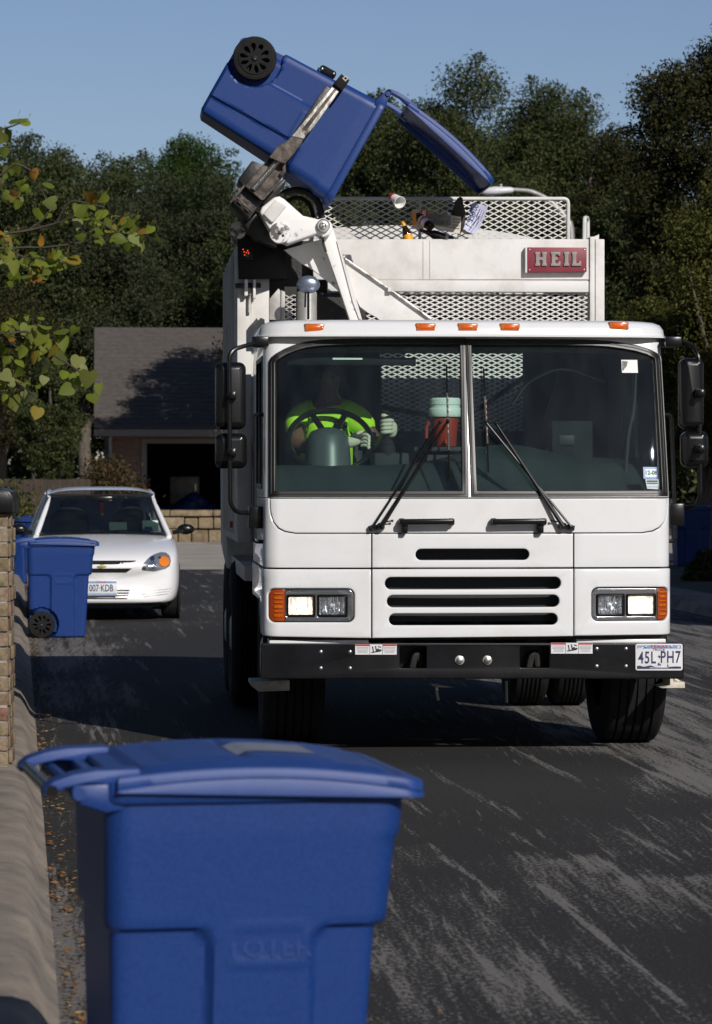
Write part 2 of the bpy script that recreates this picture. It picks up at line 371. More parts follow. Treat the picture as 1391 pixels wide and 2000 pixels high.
# ------------------------------------------------------------------ the setting
RD = Vector((-0.1027, 1, 0)).normalized(); RN = Vector((RD.y, -RD.x, 0))     # along the street, and to its right
RANG = math.atan2(0.1027, 1)
def road_pt(a, b, z=0.0):
    """a metres to the right of the left gutter, b metres along the street"""
    p = Vector((0.13, 0, 0)) + RN * a + RD * b; return Vector((p.x, p.y, z))
def asphalt():
    m, nt, nd, lk, p = new_mat('asphalt')
    tc = nd.new("ShaderNodeTexCoord")
    def mapped(rot, sc):
        mp = nd.new("ShaderNodeMapping"); mp.vector_type = 'POINT'
        mr = nd.new("ShaderNodeMapping"); mr.inputs['Rotation'].default_value = (0, 0, -RANG + rot)
        lk.new(tc.outputs['Object'], mr.inputs[0]); lk.new(mr.outputs[0], mp.inputs[0]); mp.inputs['Scale'].default_value = sc
        return mp.outputs[0]
    def nz(vec, scale, det=6, rough=0.6, dist=0.0):
        n = nd.new("ShaderNodeTexNoise"); n.inputs['Scale'].default_value = scale; n.inputs['Detail'].default_value = det
        n.inputs['Roughness'].default_value = rough; n.inputs['Distortion'].default_value = dist; lk.new(vec, n.inputs['Vector']); return n.outputs[0]
    def math_(op, a, b=None, clamp=False):
        q = nd.new("ShaderNodeMath"); q.operation = op; q.use_clamp = clamp
        for k, x in enumerate((a, b)):
            if x is None: continue
            if isinstance(x, (int, float)): q.inputs[k].default_value = x
            else: lk.new(x, q.inputs[k])
        return q.outputs[0]
    def rmp(x, a, b):
        r = ramp(nd, [(a, (0, 0, 0)), (b, (1, 1, 1))]); lk.new(x, r.inputs[0]); return r.outputs[0]
    streak = nz(mapped(0, (8.5, 0.26, 1)), 1.0, 6, 0.66)          # long scrapes along the street
    fine = nz(mapped(0.06, (30, 1.1, 1)), 1.0, 6, 0.72)
    grit = nz(mapped(0, (60, 24, 1)), 1.0, 7, 0.75)
    grit2 = nz(mapped(0, (60, 60, 1)), 1.0, 3, 0.6)
    patch = nz(mapped(0, (0.36, 0.15, 1)), 1.0, 3, 0.5, 0.4)
    patch2 = nz(mapped(0.4, (0.9, 0.42, 1)), 1.0, 4, 0.55)
    area = math_('MULTIPLY', rmp(patch, 0.43, 0.55), rmp(patch2, 0.30, 0.56))
    lines = math_('MULTIPLY', rmp(streak, 0.56, 0.60), rmp(grit, 0.42, 0.52))
    lines2 = math_('MULTIPLY', rmp(fine, 0.49, 0.56), rmp(grit, 0.45, 0.53))
    worn = math_('MULTIPLY', area, lines2)
    solid = math_('MULTIPLY', math_('MULTIPLY', area, rmp(streak, 0.45, 0.54)), rmp(grit, 0.40, 0.50))
    sx_ = nd.new("ShaderNodeSeparateXYZ"); mr2 = nd.new("ShaderNodeMapping"); mr2.inputs['Rotation'].default_value = (0, 0, -RANG)
    lk.new(tc.outputs['Object'], mr2.inputs[0]); lk.new(mr2.outputs[0], sx_.inputs[0])
    wob = math_('MULTIPLY', math_('SUBTRACT', patch2, 0.5), 7.0)
    def band(x, a, b):
        q = nd.new("ShaderNodeMapRange"); q.interpolation_type = 'SMOOTHSTEP'; q.inputs[1].default_value = a; q.inputs[2].default_value = b; lk.new(x, q.inputs[0]); return q.outputs[0]
    bb_ = math_('ADD', sx_.outputs[1], wob); aa_ = math_('ADD', sx_.outputs[0], math_('MULTIPLY', wob, 0.25))
    near = band(bb_, 14.4, 13.2)
    right = math_('MULTIPLY', band(aa_, 3.1, 3.7), band(bb_, 15.0, 16.5))
    lane = math_('MULTIPLY', band(aa_, 1.4, 0.5), band(bb_, 19.5, 24.0))
    zone = math_('MAXIMUM', near, math_('MAXIMUM', right, lane))
    zone = math_('MAXIMUM', math_('MULTIPLY', area, 0.45), math_('MULTIPLY', zone, rmp(patch, 0.30, 0.54)))
    dens = math_('MULTIPLY', zone, math_('ADD', math_('MULTIPLY', rmp(streak, 0.34, 0.66), 0.28), math_('MULTIPLY', rmp(fine, 0.36, 0.64), 0.18)))
    val = math_('ADD', math_('ADD', grit, dens), math_('MULTIPLY', rmp(streak, 0.575, 0.63), 0.17))
    val = math_('ADD', val, math_('MULTIPLY', math_('MULTIPLY', rmp(fine, 0.57, 0.66), rmp(patch2, 0.38, 0.58)), 0.18))
    tot = rmp(val, 0.635, 0.745)
    c1 = ramp(nd, [(0.3, (0.022, 0.0215, 0.021)), (0.7, (0.042, 0.041, 0.0395))]); lk.new(grit2, c1.inputs[0])
    c2 = ramp(nd, [(0.3, (0.12, 0.112, 0.104)), (0.7, (0.235, 0.220, 0.203))]); lk.new(grit2, c2.inputs[0])
    mx = nd.new("ShaderNodeMix"); mx.data_type = 'RGBA'
    lk.new(tot, mx.inputs[0]); lk.new(c1.outputs[0], mx.inputs[6]); lk.new(c2.outputs[0], mx.inputs[7])
    lk.new(mx.outputs[2], p.inputs['Base Color']); p.inputs['Roughness'].default_value = 0.85; p.inputs['Specular IOR Level'].default_value = 0.2
    b = nd.new("ShaderNodeBump"); b.inputs['Strength'].default_value = 0.55; b.inputs['Distance'].default_value = 0.008
    lk.new(math_('ADD', grit, grit2), b.inputs['Height']); lk.new(b.outputs[0], p.inputs['Normal'])
    return m
M['asphalt'] = asphalt()
M['soil'] = mat('soil', (0.030, 0.036, 0.016), 0.95, col2=(0.075, 0.060, 0.035), scale=1.6, bump=0.5, bscale=14)
M['concrete'] = mat('concrete', (0.30, 0.248, 0.192), 0.9, col2=(0.12, 0.102, 0.085), scale=2.6, lo=0.36, hi=0.68, bump=0.25, bscale=60, stretch=(1, 1, 2.5), detail=10)
M['drive'] = mat('drive', (0.40, 0.355, 0.295), 0.9, col2=(0.30, 0.265, 0.22), scale=0.8, bump=0.1)
ROAD_W = 7.85

g = MB(); g.grid(lambda u, v: Vector((-400 + 800 * u, -60 + 1000 * v, -0.03)), 2, 2)
tag(g.build('ground', M['soil']), kind='structure')
g = MB()
g.grid(lambda u, v: road_pt(-0.15 + (ROAD_W + 0.3) * u, -25 + 83.5 * v, 0.03 * math.sin(math.pi * u) * 0), 12, 40)
tag(g.build('road', M['asphalt'], smooth=0), kind='structure')
g = MB()
g.grid(lambda u, v: Vector((-16 + 40 * u, 57 + 31 * v, 0.004)), 4, 4)
tag(g.build('driveway', M['drive'], smooth=0), kind='structure')
def kerb(side):
    prof = [(-0.04, -0.03), (-0.0, 0.004), (0.03, 0.03), (0.06, 0.085), (0.09, 0.125), (0.14, 0.145), (0.22, 0.152), (0.62, 0.158), (0.66, 0.15), (0.66, -0.03)]
    g = MB(); n = 130
    def f(u, v):
        k = v * (len(prof) - 1); x, z = prof[int(round(k))]
        b = -25 + 84 * u
        a = -x if side < 0 else ROAD_W + x
        w = 0.006 * noise.noise(Vector((b * 0.9, x * 3, side)))
        return road_pt(a + w * .7, b, z + w * (.5 if z > 0.02 else 0))
    g.grid(f, n, len(prof))
    return g
tag(kerb(-1).build('kerb', M['concrete'], smooth=60), kind='structure')
tag(kerb(1).build('kerb', M['concrete'], smooth=60), kind='structure')
g = MB(); g.grid(lambda u, v: road_pt(-0.655 - 14 * u, -25 + 82 * v, 0.137 + 0.02 * noise.noise(Vector((u * 20, v * 60, 0)))), 30, 90)
tag(g.build('lawn', M['soil'], smooth=60), kind='structure')
g = MB(); g.grid(lambda u, v: road_pt(ROAD_W + 0.655 + 30 * u, -25 + 82 * v, 0.137 + 0.02 * noise.noise(Vector((u * 20, v * 60, 4)))), 30, 90)
tag(g.build('lawn', M['soil'], smooth=60), kind='structure')

# leaf litter swept into the left gutter
M['litter'] = leaf_mat('litter', [(0.10, 0.055, 0.025), (0.20, 0.10, 0.035), (0.30, 0.15, 0.05), (0.16, 0.12, 0.06), (0.32, 0.24, 0.12)], 0.1)
def litter():
    rnd = random.Random(3); vs, fs = [], []
    for k in range(2300):
        b = 6.5 + 34 * rnd.random() ** 1.7
        a = abs(rnd.gauss(0.03, 0.06)) + 0.01 if rnd.random() < 0.86 else rnd.uniform(0, 1.2)
        if noise.noise(Vector((b * 0.8, 3, 1))) < -0.1 and rnd.random() < 0.6: continue
        c = road_pt(a, b, 0.006 + rnd.random() * 0.012)
        s = rnd.choice([0.004, 0.006, 0.008, 0.012]) * rnd.uniform(0.8, 1.5); an = rnd.uniform(0, 6.28)
        ux = Vector((math.cos(an), math.sin(an), rnd.uniform(-0.3, 0.3))); uy = Vector((-math.sin(an), math.cos(an), rnd.uniform(-0.3, 0.3)))
        n = len(vs)
        vs += [c + ux * s * 1.3, c + uy * s * 0.6 + Vector((0, 0, s * 0.4)), c - ux * s * 1.3, c - uy * s * 0.6]; fs.append((n, n + 1, n + 2, n + 3))
    me = bpy.data.meshes.new("m"); me.from_pydata([tuple(v) for v in vs], [], fs)
    return tag(link('leaf_litter', me, M['litter']), 'dry brown leaf litter lying along the left gutter', 'leaf litter', kind='stuff')
litter()
# ------------------------------------------------------------------ wheeled refuse bins (x: towards the bin's front, y: across, z: up)
def lerp_tab(tab, z):
    for (z0, a), (z1, b) in zip(tab, tab[1:]):
        if z <= z1: return a + (b - a) * max(0, (z - z0)) / (z1 - z0)
    return tab[-1][1]
XR = [(0, .272), (.02, .285), (.625, .318), (.642, .334), (.825, .350), (.84, .360), (.955, .370), (.97, .372)]
XL = [(0, -.272), (.02, -.282), (.3, -.302), (.90, -.312), (.97, -.312)]
HW = [(0, .248), (.02, .262), (.625, .322), (.85, .345), (.97, .352)]
WHEEL_C = (-.165, .135); WHEEL_R = .135
def sstep(a, b, x):
    t = min(1, max(0, (x - a) / (b - a))); return t * t * (3 - 2 * t)
def sd_rr(x, z, x0, x1, z0, z1, r):
    dx = max(x0 + r - x, x - x1 + r); dz = max(z0 + r - z, z - z1 + r)
    return math.hypot(max(dx, 0), max(dz, 0)) + min(max(dx, dz), 0) - r
def bin_body():
    ns, nc, nz_ = 52, 5, 78
    un = []                                      # unit square path with (corner flag)
    for sxx, syy, ax in ((1, -1, 0), (1, 1, 1), (-1, 1, 2), (-1, -1, 3)):
        un.append((sxx, syy, ax))
    def ring(z, grow=0.0, recess=True):
        xl, xr, hw = lerp_tab(XL, z) - grow, lerp_tab(XR, z) + grow, lerp_tab(HW, z) + grow
        r = .055; pts = []
        cs = [(xr - r, -hw + r, -90), (xr - r, hw - r, 0), (xl + r, hw - r, 90), (xl + r, -hw + r, 180)]
        for k in range(4):
            cx, cy, a0 = cs[k]; nx, ny, _ = cs[(k + 1) % 4]
            for j in range(nc):
                a = R(a0 + 90 * j / nc); pts.append((cx + r * math.cos(a), cy + r * math.sin(a), math.cos(a), math.sin(a)))
            a = R(a0 + 90); p0 = (cx + r * math.cos(a), cy + r * math.sin(a)); p1 = (nx + r * math.cos(a), ny + r * math.sin(a))
            for j in range(ns):
                t = j / ns; pts.append((p0[0] + (p1[0] - p0[0]) * t, p0[1] + (p1[1] - p0[1]) * t, math.cos(a), math.sin(a)))
        out = []
        for x, y, nx, ny in pts:
            d = 0.0
            if recess:
                side = sstep(.55, .9, abs(ny))
                d1 = 1 - sstep(-.012, .004, sd_rr(x, z, -.6, -.070, -.4, .638, .045))
                d2 = 1 - sstep(-.012, .004, sd_rr(x, z, .155, .6, -.4, .638, .045))
                d += .020 * max(d1, d2) * (side if abs(x) < .25 else max(side, .6))
                # wheel well cut into both sides and the back
                wd = math.hypot(x - WHEEL_C[0], z - WHEEL_C[1])
                inside = 1 - sstep(.150, .172, wd)
                if x < WHEEL_C[0]: inside = max(inside, 1 - sstep(.272, .29, z))
                if abs(y) > .12: d += .115 * inside * (1 if abs(ny) > .5 else 0.0)
                # small emboss frame on the side
                if abs(ny) > .9:
                    q = abs(sd_rr(x, z, -.035, .145, .61, .685, .006)) if False else abs(sd_rr(x, z, -.03, .145, .555, .635, .012))
                    d -= .0035 * (1 - sstep(.002, .006, q))
            X, Y = x - nx * d, y - ny * d
            if recess and z < .285 and x < WHEEL_C[0] + .02:     # back lower corner is cut away for the wheels
                if abs(Y) > .135 and abs(ny) < .6 and nx < 0: Y = math.copysign(.135, Y) if abs(Y) < .30 else math.copysign(.15, Y)
            out.append((X, Y))
        return out
    mb = MB(); bm = mb.bm; rings = []
    zs = [.0, .008, .02] + lin(.035, .965, nz_)
    for k, z in enumerate(zs):
        rings.append([bm.verts.new((x, y, z)) for x, y in ring(z, -.012 if k == 0 else (-.004 if k == 1 else 0))])
    # rim, then the inside wall and floor
    for z, gq in ((.925, .0), (.925, .016), (.930, .02), (.962, .02), (.968, .016), (.968, -.004)):
        rings.append(None) if False else None
    tops = [(.968, -.006), (.90, -.008), (.5, -.03), (.06, -.05)]
    for z, gq in tops: rings.append([bm.verts.new((x, y, z)) for x, y in ring(min(z, .96), gq - .006, recess=False)])
    n = len(rings[0])
    for A, B in zip(rings, rings[1:]):
        for j in range(n): bm.faces.new((A[j], A[(j + 1) % n], B[(j + 1) % n], B[j]))
    bm.faces.new(rings[0][::-1]); bm.faces.new(rings[-1])
    return mb
def make_bin():
    root = thing('wheeled_bin', 'blue wheeled recycling bin', 'recycling bin')
    body = bin_body().build('bin_body', M['blue'], root, smooth=40)
    rim = MB()
    def rimring(gr, z):
        return [(x, y, z) for x, y in rrect(lerp_tab(XL, z) - gr, lerp_tab(XR, z) + gr, -lerp_tab(HW, z) - gr, lerp_tab(HW, z) + gr, .06, 6)]
    prof = [(.000, .918), (.012, .920), (.015, .926), (.015, .960), (.011, .968), (-.004, .968)]
    rr_ = [[rim.bm.verts.new(p) for p in rimring(a, z)] for a, z in prof]
    for A, B in zip(rr_, rr_[1:]):
        for j in range(len(A)): rim.bm.faces.new((A[j], A[(j + 1) % len(A)], B[(j + 1) % len(A)], B[j]))
    rim.build('rim', M['blue'], root, smooth=40)
    # handle brackets and bar behind the rim
    hb = MB()
    for s in (-1, 1):
        hb.prism([(-.27, .905), (-.31, .900), (-.375, .922), (-.392, .940), (-.385, .962), (-.27, .966)], lambda x, y, d: Vector((x, d, y)), s * .318, s * .350)
    hb.each('handle_bracket', M['blue'], root, bev=.006)
    MB().tube([(-.372, -.362, .944), (-.372, .362, .944)], .015, 12).build('handle_bar', M['blue'], root)
    MB().tube([(WHEEL_C[0], -.30, WHEEL_C[1]), (WHEEL_C[0], .30, WHEEL_C[1])], .011, 10).build('axle', M['steel'], root)
    st = MB(); tm = text_mesh('TOTER', .062, .0025, sx_=1.0, bold=.0015)
    st.mesh(tm, Matrix.Translation((.057, -.316, .587)) @ Matrix.Rotation(R(90), 4, 'X'))
    bmesh.ops.transform(st.bm, matrix=Matrix.Translation((0, -.0015, 0)), verts=st.bm.verts[:])
    st.build('embossed_name', M['blue'], root)
    # wheels: tyre with fine treads, dished disc with teardrop openings, hub nut
    for s in (-1, 1):
        y0 = s * .272
        def yw(h): return y0 + s * h
        tyre = MB(); rw = WHEEL_R
        nT = 60
        V = []
        prof = [(.098, .000), (.118, -.002), (rw - .004, .004), (rw, .012), (rw, .034), (rw - .004, .042), (.118, .046), (.098, .044)]
        for r, h in prof:
            ringv = []
            for j in range(nT * 2):
                a = math.pi * j / nT; q = r - (.004 if (j % 2 and r > .125) else 0)
                ringv.append(tyre.bm.verts.new((WHEEL_C[0] + q * math.cos(a), yw(h), WHEEL_C[1] + q * math.sin(a))))
            V.append(ringv)
        for A, B in zip(V, V[1:] + V[:1]):
            for j in range(nT * 2): tyre.bm.faces.new((A[j], A[(j + 1) % (nT * 2)], B[(j + 1) % (nT * 2)], B[j]))
        wh = tyre.build('wheel', M['rubber'], root, smooth=30)
        holes = []
        for k in range(10):
            a = 2 * math.pi * k / 10; lp = []
            for j in range(14):
                t = 2 * math.pi * j / 14; rr2 = .066 + .026 * math.cos(t); wv = .0125 * math.sin(t) * (1 + .55 * math.cos(t))
                lp.append((rr2 * math.cos(a) - wv * math.sin(a), rr2 * math.sin(a) + wv * math.cos(a)))
            holes.append(lp)
        disc = flat_mesh([circ(0, 0, .100, 48)] + holes, .010, .002)
        d = MB(); mt = Matrix.Translation((WHEEL_C[0], yw(.040), WHEEL_C[1])) @ Matrix.Rotation(R(90) if s < 0 else R(-90), 4, 'X')
        d.mesh(disc, mt)
        d.lathe([(.100, .012), (.098, .016)], (WHEEL_C[0], y0, WHEEL_C[1]), (0, s, 0), 32)
        d.lathe([(.020, .046), (.020, .056), (.016, .060)], (WHEEL_C[0], y0, WHEEL_C[1]), (0, s, 0), 24)
        d.build('wheel_disc', M['rubber'], wh, smooth=40)
        MB().lathe([(.010, .058), (.010, .066), (.005, .070)], (WHEEL_C[0], y0, WHEEL_C[1]), (0, s, 0), 12).build('hub_nut', M['chrome'], wh)
    # lid, built about its hinge line at (-.40, .985)
    HX, HZ = -.405, .972
    lid = MB()
    x0, x1, hw = -.285, .405, .375
    def top(x, y):
        u = (x - x0) / (x1 - x0)
        arch = .031 * math.sin(math.pi * min(1, max(0, .02 + .96 * u))) ** .9
        z = .004 + arch - .018 * u
        # raised centre field with a step at its border, two cross ribs
        e = sd_rr(x, y, x0 + .045, x1 - .065, -hw + .055, hw - .055, .06)
        z += .010 * (1 - sstep(-.014, .0, e))
        e2 = sd_rr(x, y, x0 + .12, x1 - .17, -hw + .12, hw - .12, .05)
        z += .004 * (1 - sstep(-.012, .0, e2)) - .010 * math.exp(-((x - .02) / .012) ** 2) * (1 if e2 < -.01 else 0)
        return z
    N, K = 60, 50
    rows = []
    for j in range(K):
        y = -hw + 2 * hw * j / (K - 1); row = []
        for i in range(N):
            x = x0 + (x1 - x0) * i / (N - 1)
            cr = .05; ex = max(0, cr - (x1 - x)); ey = max(0, cr - (hw - abs(y)))   # round the two front corners in plan
            xx, yy = x, y
            if ex > 0 and ey > 0:
                q = max(ex, ey); h = math.hypot(ex, ey)
                xx = x1 - cr + ex * q / h; yy = math.copysign(hw - cr + ey * q / h, y)
            row.append(lid.bm.verts.new((xx - HX, yy, .972 + top(x, y) - HZ)))
        rows.append(row)
    for j in range(K - 1):
        for i in range(N - 1): lid.bm.faces.new((rows[j][i], rows[j][i + 1], rows[j + 1][i + 1], rows[j + 1][i]))
    edge = rows[0] + [rows[j][N - 1] for j in range(1, K)] + rows[K - 1][-2::-1] + [rows[j][0] for j in range(K - 2, 0, -1)]
    def skirt(prev, off, dz):
        cur = []
        cx = (x0 + x1) / 2 - HX
        for v in prev:
            d = Vector((v.co.x - cx, v.co.y, 0)); d = Vector((d.x / (.36), d.y / .37, 0)); d = d.normalized() * off
            cur.append(lid.bm.verts.new((v.co.x + d.x, v.co.y + d.y, v.co.z + dz)))
        for k in range(len(prev)):
            lid.bm.faces.new((prev[k], cur[k], cur[(k + 1) % len(prev)], prev[(k + 1) % len(prev)]))
        return cur
    e1 = skirt(edge, .004, -.005); e2 = skirt(e1, .001, -.018); e3 = skirt(e2, -.003, -.003); e3 = skirt(e3, .006, -.003); e4 = skirt(e3, .0, -.017)
    for v in e4 + []: v.co.z = (.946 - .022 * (v.co.x + HX - x0) / (x1 - x0)) - HZ
    for v, w in zip(e3, e4): v.co.z = v.co.z * .45 + w.co.z * .55
    e5 = skirt(e4, -.008, .0); e6 = skirt(e5, -.002, .026)
    lo = lid.build('lid', M['blue_lid'], root, smooth=40, normals=True); lo.location = (HX, 0, HZ)
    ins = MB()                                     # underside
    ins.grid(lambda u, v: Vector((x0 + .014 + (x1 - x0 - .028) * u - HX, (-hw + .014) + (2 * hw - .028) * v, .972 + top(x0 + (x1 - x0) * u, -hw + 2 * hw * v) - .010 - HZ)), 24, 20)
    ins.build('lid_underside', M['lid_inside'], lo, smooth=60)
    de = MB()
    de.grid(lambda u, v: Vector((.00 + .20 * u - HX, -.12 + .24 * v, .972 + top(.00 + .20 * u, -.12 + .24 * v) + .0015 - HZ)), 12, 12)
    de.build('lid_label', M['decal'], lo, smooth=60)
    hg = MB()
    for s in (-1, 1):
        for yy in (.305,):
            hg.prism([(x0 - HX + .05, -.010), (x0 - HX + .05, .024), (.07, .022), (.02, .014), (-.022, .000), (-.042, -.016), (-.044, -.032), (-.030, -.034), (.0, -.016), (.05, -.006)], lambda x, y, d: Vector((x, d, y)), s * yy - .045, s * yy + .045)
    hg.each('hinge_strap', M['blue_lid'], lo, bev=.004)
    hb2 = MB().tube([(-.026, -.352, -.022), (-.026, .352, -.022)], .014, 12)
    hb2.build('grab_bar', M['black_plastic'], lo)
    return root, lo
BIN, BIN_LID = make_bin()
def lid_of(b): return [c for c in b.children if c.name.startswith('lid')][0]
def place_bin(first, loc, rz, label, group='blue recycling bins standing along the kerb'):
    b = BIN if first else copy_tree(BIN)
    b.location = loc; b.rotation_euler = (0, 0, rz); b['label'] = label; b['group'] = group
    return b
BZ = 0.0
c = W(421, 0, 7.36); bA = place_bin(True, (c.x, 7.36 + .37, 0), RANG + R(5.0), 'large blue recycling bin nearest the camera, lid closed, filling the lower left foreground')
c = W(107, 0, 33.2); bB = place_bin(False, (c.x, 33.2 + .36, 0), RANG, 'blue recycling bin at the kerb in front of the white car, wheel side on')
c = W(42, 0, 50); bC = place_bin(False, (c.x, 50, 0.004), RANG + R(-24), 'far blue recycling bin half hidden behind the parked white car, beyond the mailbox')
c = W(1352, 0, 54); bD = place_bin(False, (c.x, 54, 0.13), RANG + R(178), 'dark blue recycling bin in deep shade behind the right side of the truck')
# the bin being emptied, tipped over the hopper by the truck's arm
b = copy_tree(BIN)
b['label'] = 'blue recycling bin tipped high above the truck by its arm, lid hanging open'; b['group'] = 'blue recycling bins standing along the kerb'
TH = R(119.3)
rim_mid = W(687, 314, 21.38)
b.rotation_euler = (0, TH, R(4)); rot = b.rotation_euler.to_matrix()
b.location = rim_mid - rot @ Vector((.05, 0, .955)) * 1.045
lid_of(b).rotation_euler = (0, R(-79), 0)
b.scale = (1.045, 1.045, 1.045)
RAISED = b
# ------------------------------------------------------------------ the refuse truck
truck = thing('garbage_truck', 'white side-loading refuse truck facing the camera, emptying a blue bin with its raised arm', 'garbage truck')
truck.matrix_world = TRM
CA, CR = 1.10, 0.10                                # flat half width and corner radius of the cab front
ZT = L(900, 972, 0).z                              # foot of the windscreen
def FM(s, z, d):
    """cab skin: s along the front (and round the corners), z up, d outwards"""
    A = abs(s); sg = 1 if s >= 0 else -1
    ya = .045
    if A <= CA:
        x = A; y = ya * (A / CA) ** 2; n = Vector((2 * ya * A / CA / CA, -1, 0)).normalized()
    elif A < CA + CR * math.pi / 2:
        th = (A - CA) / CR; x = CA + CR * math.sin(th); y = ya + CR * (1 - math.cos(th)); n = Vector((math.sin(th), -math.cos(th), 0))
    else:
        x = CA + CR; y = ya + CR + (A - CA - CR * math.pi / 2); n = Vector((1, 0, 0))
    k = max(0, z - ZT)
    y += .238 * k + .035 * k * k
    x -= .012 * k
    return Vector((sg * (x + n.x * d), y + n.y * d, z))
def S(u):
    x = L(u, 1000, 0).x - 0.0; A = abs(x); sg = 1 if x >= 0 else -1
    if A <= CA: return x
    return sg * (CA + CR * math.asin(min(1, (A - CA) / CR)))
def Z(v): return L(900, v, 0).z
SIDE0 = CA + CR * math.pi / 2
CUTS = [sg * q for sg in (-1, 1) for q in lin(0, CA, 14) + lin(CA, SIDE0, 12)]
def skin(name, loops, mtl, parent, t=.02, d=-.02, bev=.004, px=True):
    """a panel of the cab skin given by photo-pixel (or s, z) outlines; t thick, its back at depth d"""
    if px: loops = [[(S(u), Z(v)) for u, v in lp] for lp in loops]
    me = flat_mesh(loops, t, bev)
    xs = [x for lp in loops for x, y in lp]; a, b = min(xs), max(xs)
    ys = [y for lp in loops for x, y in lp]
    me = warp(me, lambda x, y, q: FM(x, y, q + d), [c for c in CUTS if a < c < b], lin(min(ys), max(ys), 8)[1:-1])
    return link(name, me, mtl, parent)
def pxrr(u0, u1, v0, v1, r, n=6): return rrect(u0, u1, v0, v1, r, n)
def arcpts(cx, cy, r, a0, a1, n=8): return [(cx + r * math.cos(R(a0 + (a1 - a0) * k / (n - 1))), cy + r * math.sin(R(a0 + (a1 - a0) * k / (n - 1)))) for k in range(n)]
cab = skin('cab', [[(529, 974), (1305, 974)] + [(1308, 990), (1306, 1004), (1300, 1019), (1290, 1030), (1276, 1037), (1255, 1040.5)] + [(578, 1040.5), (558, 1037), (545, 1030), (536, 1019), (531, 1004), (529, 990)]], M['truck_white'], truck)
SB = 1.55 + SIDE0                                   # back edge of the cab side
# lower corner panels with the lamp openings, running round to the sides
LAMP = {-1: (525.5, 692, 1151, 1213), 1: (1157, 1309.5, 1150, 1212)}
for sg in (-1, 1):
    seam = 726.5 if sg < 0 else 1121.5
    e = (lambda u: (S(u)))
    if sg < 0: curve = [(578, 1042.5), (557, 1039), (543, 1032), (533.5, 1020), (528.5, 1005), (526.5, 990), (526, 973)]
    else: curve = [(1255, 1042.5), (1277, 1039), (1291.5, 1032), (1302.5, 1020), (1308.5, 1005), (1310.5, 990), (1311, 973)]
    top = [(S(seam + sg * 1.2), Z(1042.5))] + [(S(u), Z(v)) for u, v in curve] + [(sg * SB, Z(973)), (sg * SB, Z(1108.5)), (S(seam + sg * 1.2), Z(1108.5))]
    skin('corner_panel', [top], M['truck_white'], truck, px=False)
    u0, u1, v0, v1 = LAMP[sg]
    low = [(S(seam + sg * 1.2), Z(1111.5)), (sg * SB, Z(1111.5)), (sg * SB, Z(1180)), (sg * (SIDE0 + .5), Z(1180)), (sg * (SIDE0 + .28), Z(1241)), (S(seam + sg * 1.2), Z(1246 if sg < 0 else 1243))]
    hole = [(S(u), Z(v)) for u, v in pxrr(u0 - 1, u1 + 1, v0 - 2, v1 + 2, 13)]
    skin('headlight_panel', [low, hole], M['truck_white'], truck, t=.034, d=-.028, bev=.009, px=False)
# centre panels with the grille slots
def slot(u0, u1, v0, v1): return pxrr(u0, u1, v0, v1, (v1 - v0) / 2 - .2, 8)
skin('access_panel', [[(727.7, 1042.5), (1120.3, 1042.5), (1120.3, 1108.5), (727.7, 1108.5)], slot(812, 1034, 1072, 1094)], M['truck_white'], truck, t=.026, d=-.026, bev=.007)
skin('grille_panel', [[(727.7, 1111.5), (1120.3, 1111.5), (1120.3, 1243.5), (727.7, 1246)], slot(752, 1096, 1127, 1151), slot(756, 1093, 1162, 1186), slot(760, 1089.5, 1198, 1221)], M['truck_white'], truck, t=.034, d=-.028, bev=.007)
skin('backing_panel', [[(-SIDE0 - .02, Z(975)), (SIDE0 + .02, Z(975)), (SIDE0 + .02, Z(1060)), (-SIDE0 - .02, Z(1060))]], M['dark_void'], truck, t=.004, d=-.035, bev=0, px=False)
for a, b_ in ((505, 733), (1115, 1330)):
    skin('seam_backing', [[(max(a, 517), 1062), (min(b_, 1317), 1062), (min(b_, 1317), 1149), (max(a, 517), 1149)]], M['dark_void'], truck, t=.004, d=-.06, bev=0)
# radiator and pipework seen through the slots
rb = MB(); rb.bb((-.62, .42, .62), (.62, .50, 1.36)); rb.build('radiator', M['dark_void'], truck)
pw = MB()
pw.tube(smooth_path([(-.48, .20, .95), (-.36, .17, .98), (-.22, .18, .99), (-.1, .2, .93)]), .035, 10)
pw.tube(smooth_path([(.12, .2, .95), (.3, .18, .985), (.5, .2, .95)]), .018, 8); pw.bb((-.02, .2, .86), (.14, .24, .90)); pw.ball((.06, .22, .80), .055, (1, .6, 1))
pw.ball((-.42, .2, .76), .05, (1, .6, 1)); pw.ball((.42, .2, .77), .055, (1, .6, 1)); pw.bb((-.3, .2, .77), (-.2, .26, .90)); pw.bb((.22, .2, .78), (.27, .24, .88))
pw.bar((-.5, .22, .88), (.5, .22, .90), .02, .02); pw.build('pipework', M['under_dark'], truck, bev=.004)
